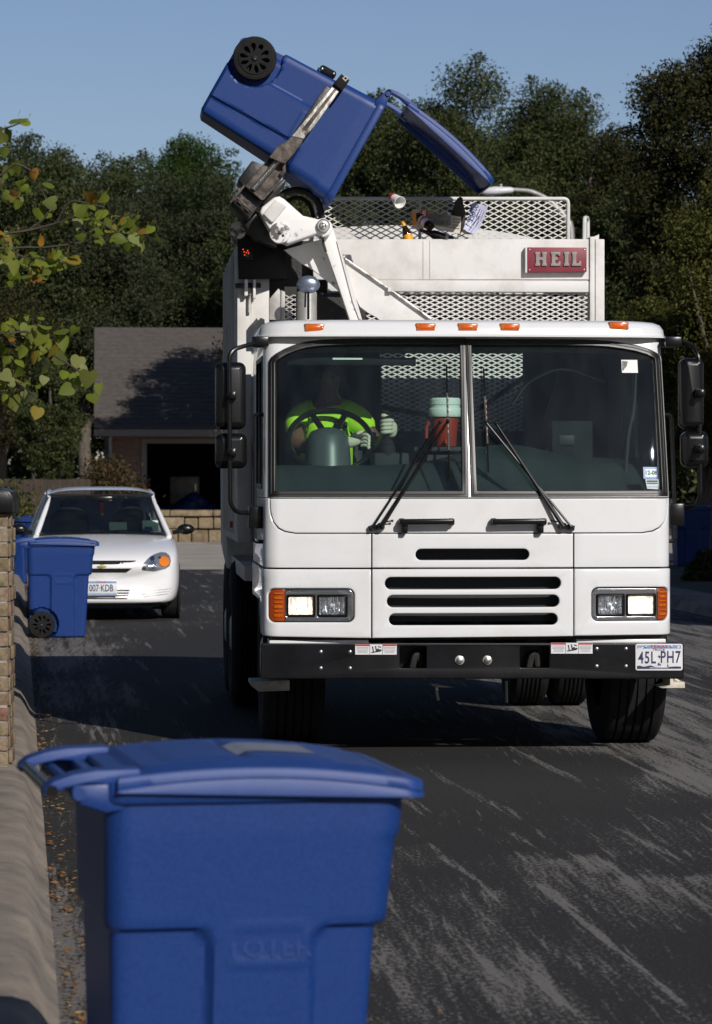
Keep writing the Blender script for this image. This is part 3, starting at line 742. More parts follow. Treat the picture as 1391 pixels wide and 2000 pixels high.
# headlamps
for sg in (-1, 1):
    u0, u1, v0, v1 = LAMP[sg]
    lit = (560, 616) if sg < 0 else (1225, 1284)
    off = (620, 679) if sg < 0 else (1166, 1222)
    am = (u0, 557) if sg < 0 else (1287, u1)
    bz = (557.5, u1) if sg < 0 else (u0, 1286.5)
    if sg < 0: rim = [(557.5, v0)] + arcpts(u1 - 12, v0 + 12, 12, -90, 0, 6) + arcpts(u1 - 12, v1 - 12, 12, 0, 90, 6) + [(557.5, v1)]
    else: rim = [(1286.5, v1)] + arcpts(u0 + 12, v1 - 12, 12, 90, 180, 6) + arcpts(u0 + 12, v0 + 12, 12, 180, 270, 6) + [(1286.5, v0)]
    hl = skin('headlight', [rim, pxrr(lit[0], lit[1], 1162, 1205, 4, 3), pxrr(off[0], off[1], 1162, 1205, 4, 3)], M['dark_chrome'], truck, t=.016, d=-.022, bev=.004)
    hl['label'] = 'rectangular headlight pair with amber turn signal'
    for (a, b_), on in ((lit, True), (off, False)):
        skin('lamp_bezel', [pxrr(a + 1.5, b_ - 1.5, 1163, 1204, 4, 3), pxrr(a + 4.5, b_ - 4.5, 1166, 1200.5, 3, 3)], M['black_plastic'], hl, t=.012, d=-.018, bev=.002)
        cx, cz = S((a + b_) / 2), Z(1183)
        dish = MB()
        hw_, hh_ = abs(S(b_ - 4) - S(a + 4)) / 2, abs(Z(1166) - Z(1200)) / 2
        dish.grid(lambda u, v: FM(cx + (2 * u - 1) * hw_, cz + (2 * v - 1) * hh_, -.046 + .030 * max(abs(2 * u - 1), abs(2 * v - 1)) ** 2 + (.004 if (int(u * 10) % 2) else 0)), 26, 16)
        dish.build('reflector', M['lamp_on'] if on else M['reflector'], hl, smooth=20)
        bl = MB(); c0 = FM(cx, cz, -.035); bl.ball(c0, .017, (1, .6, 1)); bl.ball(FM(cx + .005, cz - .002, -.02), .007)
        bl.build('bulb', M['lamp_hot'] if on else M['bulb'], hl)
        ribs = MB()                                    # fluted lens
        ribs.grid(lambda u, v: FM(cx + (2 * u - 1) * hw_, cz + (2 * v - 1) * hh_, -.008 + .0022 * abs(math.sin(u * 22)) + .0016 * abs(math.sin(v * 9))), 60, 20)
        ribs.build('lens', M['lens_glass'], hl, smooth=20)
    sc2 = MB()
    for u in ((566, 585, 662, 683) if sg < 0 else (1169, 1198, 1262, 1280)):
        for v in (v0 + 4.5, v1 - 4): sc2.ball(FM(S(u), Z(v), -.004), .005)
    sc2.each('bezel_screw', M['chrome'], hl)
    if sg < 0: al = [(557, v0)] + [(557, v1)] + arcpts(u0 + 12, v1 - 12, 12, 90, 180, 6) + arcpts(u0 + 12, v0 + 12, 12, 180, 270, 6)
    else: al = [(1287, v0)] + arcpts(u1 - 12, v0 + 12, 12, -90, 0, 6) + arcpts(u1 - 12, v1 - 12, 12, 0, 90, 6) + [(1287, v1)]
    skin('turn_signal', [al], M['amber_dark'], hl, t=.016, d=-.018, bev=.003)
    rbs = MB()
    for k in range(9):
        v = v0 + 8 + k * (v1 - v0 - 16) / 8
        a, b_ = ((537, 553) if sg < 0 else (1290, 1304))
        pts = [FM(S(a + (b_ - a) * t), Z(v + 2 * math.sin(k * 2.1)), .0005) for t in (0, .25, .5, .75, 1)]
        rbs.tube(pts, .0042, 6)
    rbs.each('lens_rib', M['amber'], hl)
# windscreen surround, gaskets and panes
HL = [(526, 970.5), (526, 704), (530, 696), (540, 688), (556, 679), (575, 671), (598, 664.5), (625, 661), (660, 659), (720, 658), (914.5, 657), (914.5, 970.5)]
HR = [(920.5, 970.5), (920.5, 658), (1110, 658.5), (1170, 659), (1205, 661), (1235, 665), (1262, 670), (1285, 677), (1302, 685), (1308, 692), (1309, 702), (1309, 969.5)]
surround = [(512.5, 972)] + [(512.5, 654), (1312.5, 653), (1312.5, 971.5)]
so = [(S(u) if 520 < u < 1309 else (-SIDE0 if u < 600 else SIDE0), Z(v)) for u, v in surround]
skin('screen_surround', [so, [(S(u), Z(v)) for u, v in HL], [(S(u), Z(v)) for u, v in HR]], M['truck_white'], truck, t=.03, d=-.03, bev=.003, px=False)
def inset(lp, q):
    out = []; n = len(lp); cx = sum(p[0] for p in lp) / n; cy = sum(p[1] for p in lp) / n
    ar = sum(lp[k][0] * lp[(k + 1) % n][1] - lp[(k + 1) % n][0] * lp[k][1] for k in range(n))
    s = 1 if ar > 0 else -1
    for k in range(n):
        p, a, b_ = Vector(lp[k]), Vector(lp[k - 1]), Vector(lp[(k + 1) % n])
        d1, d2 = (p - a).normalized(), (b_ - p).normalized()
        n1, n2 = Vector((-d1.y, d1.x)) * s, Vector((-d2.y, d2.x)) * s
        m_ = (n1 + n2).normalized(); out.append(tuple(p + m_ * (q / max(.5, m_.dot(n1)))))
    return out
for lp in (HL, HR):
    gsk = skin('windscreen_frame', [lp, inset(lp, 12)], M['gasket'], truck, t=.030, d=-.024, bev=.004)
    skin('frame_lip', [inset(lp, 4.5), inset(lp, 6.5)], M['gasket'], gsk, t=.006, d=.005, bev=.002)
    skin('windscreen', [inset(lp, 11)], M['windscreen'], truck, t=.005, d=-.018, bev=0)
# cab sides (door skin with its window) and back wall
for sg in (-1, 1):
    a, b_ = SIDE0 + .003, SB
    out = [(sg * a, Z(972)), (sg * a, Z(654)), (sg * b_, Z(654)), (sg * b_, Z(972))]
    win = [(sg * (a + .16), Z(955)), (sg * (a + .10), Z(690)), (sg * (a + 1.0), Z(690)), (sg * (a + 1.0), Z(955))]
    dr = skin('door', [out, win], M['truck_white'], truck, t=.03, d=-.03, bev=.003, px=False)
    skin('door_glass', [inset(win, -.01 if False else .001)], M['side_glass'], dr, t=.005, d=-.018, bev=0, px=False)
    skin('door_seal', [win, inset(win, .03)], M['gasket'], dr, t=.012, d=-.006, bev=.003, px=False)
    hd = MB(); hd.tube(corner_path([FM(sg * (a + .05), 1.25, 0), FM(sg * (a + .05), 1.25, .05), FM(sg * (a + .05), 2.0, .05), FM(sg * (a + .05), 2.0, 0)], .03), .012, 8)
    hd.build('grab_rail', M['black_plastic'], dr)
BW = 1.72
def cz_(v, y): return L(900, v, y).z
def bx_(u, y): return L(u, 900, y).x
wallb = flat_mesh([[(-1.17, .75), (1.17, .75), (1.17, 2.44), (-1.17, 2.44)],
                   [(bx_(742, BW), cz_(842, BW)), (bx_(742, BW), cz_(690, BW)), (bx_(1022, BW), cz_(690, BW)), (bx_(1022, BW), cz_(842, BW))]], .03)
wallb = warp(wallb, lambda x, y, q: Vector((x, BW + q, y)))
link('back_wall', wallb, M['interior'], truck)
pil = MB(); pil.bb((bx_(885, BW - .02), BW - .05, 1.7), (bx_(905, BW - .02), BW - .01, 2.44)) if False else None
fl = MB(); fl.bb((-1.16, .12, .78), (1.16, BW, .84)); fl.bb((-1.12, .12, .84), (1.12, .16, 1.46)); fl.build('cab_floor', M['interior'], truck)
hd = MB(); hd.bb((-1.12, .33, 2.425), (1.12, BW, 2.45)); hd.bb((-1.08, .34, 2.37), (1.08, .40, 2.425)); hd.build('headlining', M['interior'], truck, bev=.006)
vz = MB(); vz.bb((bx_(560, .4), .38, cz_(714, .4)), (bx_(812, .4), .43, cz_(699, .4))); vz.build('sun_visor', M['seat_grey'], truck, bev=.006)
vl = MB(); vl.bb((bx_(650, .37), .370, cz_(703, .37)), (bx_(708, .37), .378, cz_(699.5, .37))); vl.build('visor_label', M['white_paper'], truck)
# roof cap
rc = MB()
RX0, RX1 = L(502.5, 655, .2).x, L(1313, 655, .2).x
def plan(ins, z, n=9):
    x0, x1, y0, y1 = RX0 + ins, RX1 - ins * 1.0, .150 + ins * .8, 1.80 - ins
    pl = rrect(x0, x1, y0, y1, .17, n)
    k0 = max(range(len(pl)), key=lambda k: (pl[k][0] - pl[(k + 1) % len(pl)][0]) ** 2 + (pl[k][1] - 0) ** 2 * 0 if pl[k][1] < y0 + .01 and pl[(k + 1) % len(pl)][1] < y0 + .01 else -1)
    a, b_ = pl[k0], pl[(k0 + 1) % len(pl)]
    pl = pl[:k0 + 1] + [(a[0] + (b_[0] - a[0]) * t, y0) for t in lin(0, 1, 12)[1:-1]] + pl[k0 + 1:]
    return [(x, y + .075 * (x / 1.1) ** 2 * max(0, 1 - (y - y0) / 1.0), z) for x, y in pl]
zl = Z(655)
zt = Z(621)
rings = [[rc.bm.verts.new(p) for p in plan(i_, z_)] for i_, z_ in ((.03, zl - .002), (.0, zl), (.0, zl + .008), (.016, zl + .013), (.022, zl + .05), (.04, zl + .078), (.075, zt - .008), (.13, zt - .001), (.25, zt + .004), (.6, zt + .012))]
for A, B in zip(rings, rings[1:]):
    for j in range(len(A)): rc.bm.faces.new((A[j], A[(j + 1) % len(A)], B[(j + 1) % len(A)], B[j]))
rc.bm.faces.new(rings[0][::-1]); rc.bm.faces.new(rings[-1])
rc.build('roof', M['truck_white'], truck, smooth=50)
for u in (615, 831, 913, 995, 1210):
    vv = 639.5 if 700 < u < 1100 else (639.5 if u < 700 else 636)
    c = L(u, vv, .19); x, z = c.x, c.z; yo = .123 + .075 * (x / 1.1) ** 2
    ml = MB(); ml.bb((x - .060, .045 + yo, z - .024), (x + .060, .085 + yo, z + .024))
    lamp = ml.build('marker_light', M['amber_dark'], truck, bev=.006)
    m2 = MB(); m2.bb((x - .056, .038 + yo, z - .020), (x + .056, .050 + yo, z + .020)); m2.build('marker_lens', M['amber'], lamp, bev=.005)
    m3 = MB(); m3.bb((x - .032, .0355 + yo, z - .008), (x + .032, .040 + yo, z + .008)); m3.build('lens_core', M['amber_core'], lamp, bev=.002)
    m4 = MB(); [m4.ball((x + q, .0365 + yo, z - .002), .0045) for q in (-.046, .046)]; m4.each('lens_screw', M['chrome'], lamp)
# wipers
def fp(u, v, d=.03): return FM(S(u), Z(v), d)
for piv, tips, blade in (((735, 1028), ((860, 824), (875, 822)), (875, 712, 877, 935)), ((1107, 1028), ((953, 824), (972, 826)), (954, 718, 955, 922))):
    w = MB()
    dx = 1 if piv[0] < 900 else -1
    w.tube([fp(piv[0] - dx * 7, piv[1] + 1, .045), fp(tips[0][0], tips[0][1], .05)], .007, 8)
    w.tube([fp(piv[0] + dx * 9, piv[1] + 1, .055), fp(tips[1][0], tips[1][1], .055)], [.013, .007], 8)
    w.ball(fp(*tips[0], .052), .011); w.ball(fp(*tips[1], .057), .012)
    arm = w.build('wiper', M['black_paint'], truck)
    pv = MB(); pv.lathe([(.022, 0), (.024, .04), (.017, .052)], fp(piv[0] + dx * 8, piv[1], .0), (0, -1, 0), 14); pv.lathe([(.016, 0), (.016, .04), (.010, .05)], fp(piv[0] - dx * 8, piv[1] + 2, .0), (0, -1, 0), 12)
    pv.bar(fp(piv[0] - dx * 14, piv[1] + 4, .02), fp(piv[0] + dx * 16, piv[1] - 1, .02), .03, .03, (0, 1, 0)); pv.tube([fp(piv[0] + dx * 14, piv[1] - 8, .03), fp(piv[0] + dx * 30, piv[1] - 11, .03)], .004, 6); pv.ball(fp(piv[0] + dx * 31, piv[1] - 11, .03), .008)
    pv.build('wiper_pivot', M['black_paint'], arm)
    bl = MB(); u0, v0, u1, v1 = blade
    bl.tube([fp(u0, v0, .028), fp((u0 + u1) / 2, (v0 + v1) / 2, .036), fp(u1, v1, .028)], .0055, 6)
    bl.bar(fp(u0, v0 + 55, .036), fp(u1, v1 - 55, .036), .010, .016, (0, 1, 0))
    bl.build('wiper_blade', M['black_paint'], arm)
    rd = MB()
    for k in range(7):
        rd.bar(fp(u0 + 1, v0 + 62 + k * 11, .046), fp(u0 + 1, v0 + 67 + k * 11, .046), .006, .004, (0, 1, 0))
    rd.each('blade_rivet', M['blade_red'], arm)
# black grab handles under the screens
for a, b_, foot in ((777, 888, 790), (956, 1067, 1054)):
    h = MB(); pts = [fp(a + 9, 1019, .06), fp((a + b_) / 2, 1018.5, .066), fp(b_ - 9, 1018, .06)]
    h.bar(pts[0] + Vector((-.02, 0, 0)), pts[2] + Vector((.02, 0, 0)), .034, .046, (0, 1, 0))
    h.bb(fp(foot - 6, 1042, .0), fp(foot + 6, 1020, .055))
    h.bb(fp(a + 1, 1012, .0), fp(a + 14, 1026, .05)); h.bb(fp(b_ - 14, 1012, .0), fp(b_ - 1, 1026, .05))
    hh = h.build('grab_handle', M['black_plastic'], truck, bev=.011, seg=3)
# stickers on the right pane
def sticker(name, u0, u1, v0, v1, m, parent, d=.001):
    return skin(name, [[(u0, v1), (u0, v0), (u1, v0), (u1, v1)]], m, parent, t=.001, d=-.012 + d, bev=0)
def skin_text(t, u, v, hpx, m, parent, name, d, sx_=1.0, bold=0.0, rot=0.0):
    me = text_mesh(t, hpx / 334 * 1.38, .0006, sx_=sx_, bold=bold)
    s0, z0 = S(u), Z(v)
    c, s_ = math.cos(R(rot)), math.sin(R(rot))
    for w in me.vertices: w.co = FM(s0 + w.co.x * c - w.co.y * s_, z0 + w.co.x * s_ + w.co.y * c, d + w.co.z)
    return link(name, me, m, parent)
M['sticker_blue'] = mat('sticker_blue', (0.02, 0.09, 0.35), 0.4)
M['sticker_pale'] = mat('sticker_pale', (0.62, 0.78, 0.76), 0.5)
M['sticker_grey'] = mat('sticker_grey', (0.42, 0.52, 0.50), 0.5, col2=(0.30, 0.36, 0.38), scale=60)
k = sticker('registration_sticker', 1262, 1291, 912, 935, M['sticker_blue'], truck)
skin('sticker_field', [pxrr(1265, 1289, 916, 931, 3, 3)], M['sticker_pale'], k, t=.0006, d=-.0098, bev=0)
skin_text('12-08', 1277, 923.5, 8.4, M['ink'], k, 'sticker_date', -.0070, .95, .0006)
k = skin('inspection_sticker', [[(1268, 955), (1265, 936), (1293, 936), (1291, 956)]], M['sticker_grey'], truck, t=.001, d=-.0110, bev=0)
for v, hgt in ((938.5, 3), (943, 2.2), (950, 2)):
    skin('sticker_line', [[(1268, v + hgt), (1268, v), (1290, v), (1290, v + hgt)]], M['ink'] if v < 945 else M['sticker_blue'], k, t=.0005, d=-.0098, bev=0)
k = sticker('torn_sticker', 1230, 1262, 699, 725, M['white_paper'], truck)
skin('sticker_mark', [[(1231, 722), (1231, 701), (1243, 702), (1240, 712)]], M['grey_print'], k, t=.0006, d=-.0098, bev=0)
# bumper
YB = -.16
def bxy(u, v, y=YB): return L(u, v, y)
def bplate(name, loops, y, t, m, parent, bev=.004):
    """upright plate facing the front: outline in photo pixels on the plane y, thickness t going back"""
    lp2 = [[(L(u, v, y).x, L(u, v, y).z) for u, v in lp] for lp in loops]
    me = flat_mesh(lp2, t, bev)
    me = warp(me, lambda x, z, q: Vector((x, y + t - q, z)))
    return link(name, me, m, parent)
bp = bplate('bumper', [pxrr(510, 1336, 1257, 1326, 4, 3), pxrr(781, 833, 1262, 1305, 3, 3), pxrr(1016, 1073, 1262, 1304, 3, 3)], YB, .05, M['black_paint'], truck, .006)
bb = MB(); a, b_ = bxy(511, 1325), bxy(1335, 1258); bb.bb((a.x, YB + .052, a.z), (b_.x, YB + .10, a.z + .012)); bb.bb((a.x, YB + .052, b_.z - .012), (b_.x, YB + .22, b_.z))
bb.bb((a.x + .02, YB + .2, a.z + .02), (b_.x - .02, YB + .24, b_.z - .02)); bb.build('bumper_beam', M['black_paint'], bp)
bt = MB()
for u, v in ((627, 1273), (684, 1273), (627, 1305), (684, 1305), (1166, 1267), (1223, 1267), (1166, 1301), (1223, 1301)):
    bt.ball(bxy(u, v) + Vector((0, .002, 0)), .013, (1, .6, 1))
bt.each('bumper_bolt', M['steel'], bp)
b2 = MB()
for u, v in ((898, 1289), (952, 1289)):
    b2.lathe([(.026, 0), (.026, .008), (.017, .010), (.017, .028), (.012, .030)], bxy(u, v) + Vector((0, .002, 0)), (0, -1, 0), 6)
    b2.lathe([(.027, 0), (.027, .006)], bxy(u, v), (0, -1, 0), 20)
b2.build('bumper_nut', M['steel'], bp)
th = MB()
for u in (812, 1040): th.tube(smooth_path([bxy(u - 8, 1310, YB + .12), bxy(u - 2, 1285, YB + .10), bxy(u + 6, 1276, YB + .10), bxy(u + 10, 1300, YB + .12)]), .02, 8)
th.each('tow_hook', M['under_dark'], bp)
for u0, u1, v0, v1 in ((694, 775, 1258.5, 1278.5), (1076.5, 1157.5, 1255.5, 1276.5)):
    st = bplate('warning_sticker', [[(u0, v1), (u0, v0), (u1, v0), (u1, v1)]], YB - .0012, .001, M['plate_white'], bp, 0)
    q = (u1 - u0) / 3.0
    for c0, c1 in ((u0 + .5, u0 + q + 1), (u1 - q - 1, u1 - .5)):
        bplate('sticker_header', [[(c0, v0 + 3.5), (c0, v0 + .3), (c1, v0 + .3), (c1, v0 + 3.5)]], YB - .0022, .0008, M['red_ink'], st, 0)
        ln = MB()
        for k in range(5):
            z = v0 + 5.6 + k * 2.6; e = 4 if k < 3 else 8
            pa, pb = L(c0 + e / 2, z + .9, YB - .002), L(c1 - e / 2, z, YB - .002)
            ln.bb((pa.x, YB - .0019, pa.z), (pb.x, YB - .0012, pb.z))
        ln.build('sticker_text', M['grey_print'], st)
    ic = MB(); cu_ = (u0 + u1) / 2
    for sg in (-1, 1): pa = L(cu_ + sg * .8 + sg * q / 2.3, v1 - .5, YB); pb = L(cu_ + sg * .8 + sg * q / 2.3 + .8, v0 + .5, YB); ic.bb((pa.x, YB - .0019, pa.z), (pb.x, YB - .0012, pb.z))
    f_ = lambda x, z: Vector((L(cu_ + x, v0 + z, YB).x, YB - .0012, L(cu_ + x, v0 + z, YB).z))
    for p, q_, w in (((-7, 4), (-5, 14), .007), ((-1, 3), (1, 15), .007), ((-9, 16), (9, 13), .007), ((6, 12), (11, 11), .010), ((4, 4), (10, 6), .006)): ic.bar(f_(*p), f_(*q_), w, .0014, (0, 1, 0))
    ic.ball(f_(4, 11), .009, (1, .1, 1)); ic.build('sticker_icon', M['ink'], st)
# licence plate
PY = YB - .006
pl = bplate('licence_plate', [pxrr(1241.5, 1333.5, 1257.5, 1309.5, 4, 4)], PY, .003, M['plate_white'], bp, .0008)
bplate('plate_sky', [[(1244.5, 1267), (1244.5, 1260.5), (1330.5, 1260), (1330.5, 1266.5)]], PY - .0012, .001, M['plate_sky'], pl, 0)
hills = [(1244.5, 1306.5), (1244.5, 1300.5), (1250, 1300), (1256, 1302), (1262, 1301.5), (1268, 1300), (1272, 1299.5), (1277, 1302), (1284, 1303), (1298, 1303.5), (1312, 1302), (1320, 1301.5), (1330.5, 1302), (1330.5, 1306)]
bplate('plate_hills', [hills], PY - .0012, .001, M['navy'], pl, 0)
def ptext(t, u, v, hpx, m, parent, name, y, sx_=1.0, bold=0.0, space=1.0):
    me = text_mesh(t, hpx / 336 * 1.40, .0006, sx_=sx_, bold=bold, space=space); c = L(u, v, y)
    for w in me.vertices: w.co = Vector((c.x + w.co.x, y - w.co.z, c.z + w.co.y))
    return link(name, me, m, parent)
ptext('TEXAS', 1287, 1263.0, 5.6, M['red_ink'], pl, 'plate_state', PY - .0013, 1.35, .0006, 1.15)
ptext('TRUCK', 1287, 1269.2, 4.2, M['ink'], pl, 'plate_class', PY - .0004, 1.15, .0004, 1.2)
ptext('45L', 1264.0, 1285.5, 23.5, M['navy'], pl, 'plate_number', PY - .0004, .66, .0016, 1.12)
ptext('PH7', 1309.5, 1284.5, 23.5, M['navy'], pl, 'plate_number', PY - .0004, .66, .0016, 1.12)
ptext('THE LONE STAR STATE', 1287, 1304.3, 2.2, M['plate_white'], pl, 'plate_motto', PY - .0013, 1.15, .0002)
st_ = lambda pts: [(1287.5 + x * .62, 1282.5 + y * .62) for x, y in pts]
bplate('state_outline', [st_([(-5, -1), (-2, -1), (-2, -5), (1, -5), (1, -2), (5, -1.5), (6, 2), (3, 4), (2, 7), (0, 5), (-1, 2), (-3, 2.5)])], PY - .0006, .0005, M['navy'], pl, 0)
bplate('state_outline', [st_([(1, 1.5), (5.6, 1.5), (3, 4), (2, 7), (1, 5.5)])], PY - .0012, .0005, M['red_ink'], pl, 0)
bplate('rider_figure', [[(1284, 1302), (1285.5, 1298), (1284, 1297), (1286.5, 1294.5), (1288, 1294), (1288.5, 1296.5), (1291, 1297.5), (1291, 1301.5), (1289.5, 1299.5), (1287, 1299.5)]], PY - .0006, .0005, M['navy'], pl, 0)
bplate('derrick_figure', [[(1303, 1302.5), (1304, 1297), (1305, 1297), (1306, 1302.5)]], PY - .0006, .0005, M['navy'], pl, 0)
bplate('plate_shuttle', [[(1246, 1268.5), (1246.5, 1264.5), (1250, 1266), (1256, 1263.5), (1257.5, 1265), (1252, 1268)]], PY - .0018, .0005, M['plate_white'], pl, 0)
bplate('plate_moon', [circ(1325.5, 1263.5, 2.4, 12)], PY - .0018, .0005, M['plate_white'], pl, 0)
ps = MB()
for u, v in ((1261, 1263.5), (1312, 1262.5)): ps.ball(L(u, v, PY), .008, (1, .6, 1))
ps.each('plate_screw', M['steel'], pl)
# lower skirts, steps, hoses under the bumper
sk = MB(); sk.bb((bx_(526, .1), .08, cz_(1262, .1)), (bx_(720, .1), .40, cz_(1249, .1))); sk.bb((bx_(1125, .1), .08, cz_(1259, .1)), (bx_(1300, .1), .40, cz_(1249, .1))); sk.each('lower_valance', M['truck_white'], truck, bev=.006)
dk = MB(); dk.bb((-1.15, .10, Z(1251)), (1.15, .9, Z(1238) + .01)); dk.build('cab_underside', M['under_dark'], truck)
stp = MB(); a = L(1310, 1327, .2); b_ = L(1338, 1343, .2)
stp.prism([(L(u, v, .2).x, L(u, v, .2).z) for u, v in ((1292, 1344), (1309, 1338), (1309, 1320), (1313, 1320), (1316, 1333), (1338, 1332), (1338, 1344))], lambda x, z, d: Vector((x, d, z)), .2, .5)
stp.bar(L(1315, 1323, .3), L(1330, 1333, .3), .012, .012); stp.build('step', M['beige_step'], truck, bev=.003)
stq = MB(); stq.prism([(L(u, v, .2).x, L(u, v, .2).z) for u, v in ((489, 1330), (566, 1328), (566, 1349), (505, 1351), (489, 1338))], lambda x, z, d: Vector((x, d, z)), .2, .5); stq.build('step', M['galv'], truck, bev=.004)
hs = MB(); hs.tube([L(853, 1335, .6), L(853, 1351, .6), L(856, 1368, .6)], .010, 8); hs.tube([L(989, 1330, .6), L(990, 1372, .6)], .009, 8); hs.tube(smooth_path([L(530, 1416, 1.0), L(560, 1411, 1.0), L(600, 1404, 1.0)]), .02, 8); hs.each('hose', M['galv'], truck)
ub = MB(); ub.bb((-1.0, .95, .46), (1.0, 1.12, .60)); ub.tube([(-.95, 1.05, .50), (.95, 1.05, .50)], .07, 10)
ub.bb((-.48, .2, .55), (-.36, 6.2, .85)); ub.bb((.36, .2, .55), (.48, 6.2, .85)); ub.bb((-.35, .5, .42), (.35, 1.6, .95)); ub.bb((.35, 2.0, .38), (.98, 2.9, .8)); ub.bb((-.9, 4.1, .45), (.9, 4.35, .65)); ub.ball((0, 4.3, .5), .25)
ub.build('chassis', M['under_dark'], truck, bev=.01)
# wheels
def wheel(x0, x1, y, r=.525, name='wheel', side=1):
    t = MB(); w = x1 - x0; n = 72; rings = []
    prof = [(.30, .02), (.36, .0), (.46, .0), (r - .03, .012), (r - .006, .035), (r, .06)]
    gro = []
    for k in range(5):
        c = .06 + (w - .12) * (k + .5) / 5; gro += [(r, c - .030), (r - .012, c - .027), (r - .012, c - .020), (r, c - .017)] if 0 else [(r, c - .008), (r - .014, c - .006), (r - .014, c + .006), (r, c + .008)]
    prof = prof + gro + [(r, w - .06), (r - .006, w - .035), (r - .03, w - .012), (.46, w), (.36, w), (.30, w - .02)]
    for q, h in prof: rings.append([t.bm.verts.new((x0 + h, y + q * math.cos(2 * math.pi * j / n), r + q * math.sin(2 * math.pi * j / n))) for j in range(n)])
    for A, B in zip(rings, rings[1:]):
        for j in range(n): t.bm.faces.new((A[j], A[(j + 1) % n], B[(j + 1) % n], B[j]))
    tw = t.build(name, M['rubber'], truck, smooth=30)
    lug = MB()
    for j in range(36):
        a = 2 * math.pi * j / 36
        for e in (.03, w - .03):
            c = Vector((x0 + e, y + (r + .002) * math.cos(a), r + (r + .002) * math.sin(a)))
            lug.box(c, (.05, .02, .055), Matrix.Rotation(a - math.pi / 2, 3, 'X'))
    lug.bm.free()
    h = MB(); xo = x1 if side > 0 else x0
    h.lathe([(.31, -.05), (.30, -.03), (.26, -.09), (.16, -.10), (.15, -.02), (.10, .0)], (xo, y, r), (side, 0, 0), 32); h.build('rim', M['galv'], tw, smooth=40)
    return tw
xr0, xr1 = L(1158, 1400, 1.05).x, L(1277, 1400, 1.05).x
wheel(xr0, xr1, .98, .52)
xl0, xl1 = L(508, 1400, 1.05).x, L(626, 1400, 1.05).x
wheel(xl0, xl1, .98, .52, side=-1)
for yy in (4.25, 5.5):
    for xa, sd in ((-1.27, -1), (-.97, -1), (.70, 1), (1.0, 1)):
        if yy > 5 and xa in (-.97, .70): continue
        wheel(xa, xa + .27, yy, .52, side=sd)
# ------------------------------------------------------------------ truck body, hopper and arm
HY = 2.2
def pbox(mb, u0, u1, v0, v1, y0, y1):
    a, b_ = L(u0, v0, y0), L(u1, v1, y0)
    return mb.bb((a.x, y0, b_.z), (b_.x, y1, a.z))
XL_, XRt = L(463.5, 700, HY).x, L(1181, 500, HY).x
ZTOP = L(900, 467, HY).z
hf = bplate('hopper_front', [[(612, 546), (612, 467), (1152, 467), (1152, 546)]], HY, .05, M['body_white'], truck, .004)
lg = MB(); pbox(lg, 640, 1150, 546.5, 571, HY - .035, HY + .05); lg.build('hopper_ledge', M['body_white'], truck, bev=.007)
lw = MB(); a = L(700, 546.8, HY); lw.bb((L(645, 500, HY).x, HY - .004, a.z - .004), (L(1148, 500, HY).x, HY + .002, a.z + .004))
for u in (826, 839): lw.bb((L(u, 500, HY).x, HY - .003, L(u, 545, HY).z), (L(u + 1.2, 500, HY).x, HY + .002, L(u, 470, HY).z))
lw.build('weld_seam', M['galv'], hf)
po = MB(); pbox(po, 1152.5, 1162, 462, 1010, HY - .02, HY + .12); po.build('corner_post', M['body_white'], truck, bev=.004)
po = MB(); pbox(po, 1163.5, 1181, 467, 1010, HY + .0, HY + .25); po.build('corner_post', M['body_white'], truck, bev=.005)
po = MB(); a = L(1152, 463, HY); po.prism([(L(1150, 467, HY).x, L(1150, 467, HY).z), (L(1171, 459, HY).x, L(1171, 457, HY).z), (L(1171, 467, HY).x, L(1171, 467, HY).z)], lambda x, z, d: Vector((x, d, z)), HY + .02, HY + .05)
po.build('corner_gusset', M['body_white'], truck)
po = MB(); po.tube(corner_path([L(1141, 470, HY + .3), L(1142, 425, HY + .3), L(1148, 426, HY + .5), L(1148, 470, HY + .5)], .04), .014, 8); po.build('lifting_lug', M['body_white'], truck)
# body shell behind the hopper
wl_ = MB()
wl_.bb((XL_ + .004, HY + .3, 1.2), (XL_ + .05, 5.0, ZTOP - .02)); wl_.bb((XRt - .05, HY + .25, 1.2), (XRt - .006, 5.0, ZTOP - .02))
wl_.bb((XL_ + .05, HY + .1, .95), (XRt - .05, 5.0, 1.05))
wl_.each('body_side', M['body_white'], truck, bev=.004)
rib = MB()
for yy in (3.0, 3.6, 4.2, 4.85): rib.bb((XL_ - .015, yy, 1.25), (XL_ + .005, yy + .09, ZTOP - .06)); rib.bb((XRt - .008, yy, 1.25), (XRt + .02, yy + .09, ZTOP - .06))
rib.each('body_rib', M['body_white'], truck, bev=.004)
dm = MB()
def dome(u, v):
    x = XL_ + .05 + (XRt - XL_ - .1) * u; y = 3.55 + 1.42 * v
    return Vector((x, y, ZTOP - .06 + .25 * max(0, 1 - (2 * u - 1) ** 2) ** .45))
dm.grid(dome, 40, 6)
n = 40; fr = [dm.bm.verts.new(dome(k / (n - 1), 0)) for k in range(n)]; dm.bm.faces.new(fr + [dm.bm.verts.new((XRt - .05, 3.55, 1.1)), dm.bm.verts.new((XL_ + .05, 3.55, 1.1))])
dm.build('body_roof', M['body_white'], truck, smooth=40)
tg = MB(); tg.prism([(5.0, ZTOP), (5.08, ZTOP - .05), (5.75, 2.2), (6.5, 1.9), (6.4, 1.1), (5.0, .95)], lambda y, z, d: Vector((d, y, z)), XL_ + .01, XRt - .01); tg.build('tailgate', M['body_white'], truck, bev=.02)
vd = MB(); vd.bb((XL_ + .30, HY + .85, .95), (XRt - .06, HY + .90, L(900, 560, HY).z)); vd.build('hopper_shade_plate', M['dark_void'], truck)  # dark plate added so the hopper inside stays black despite sun through the mesh
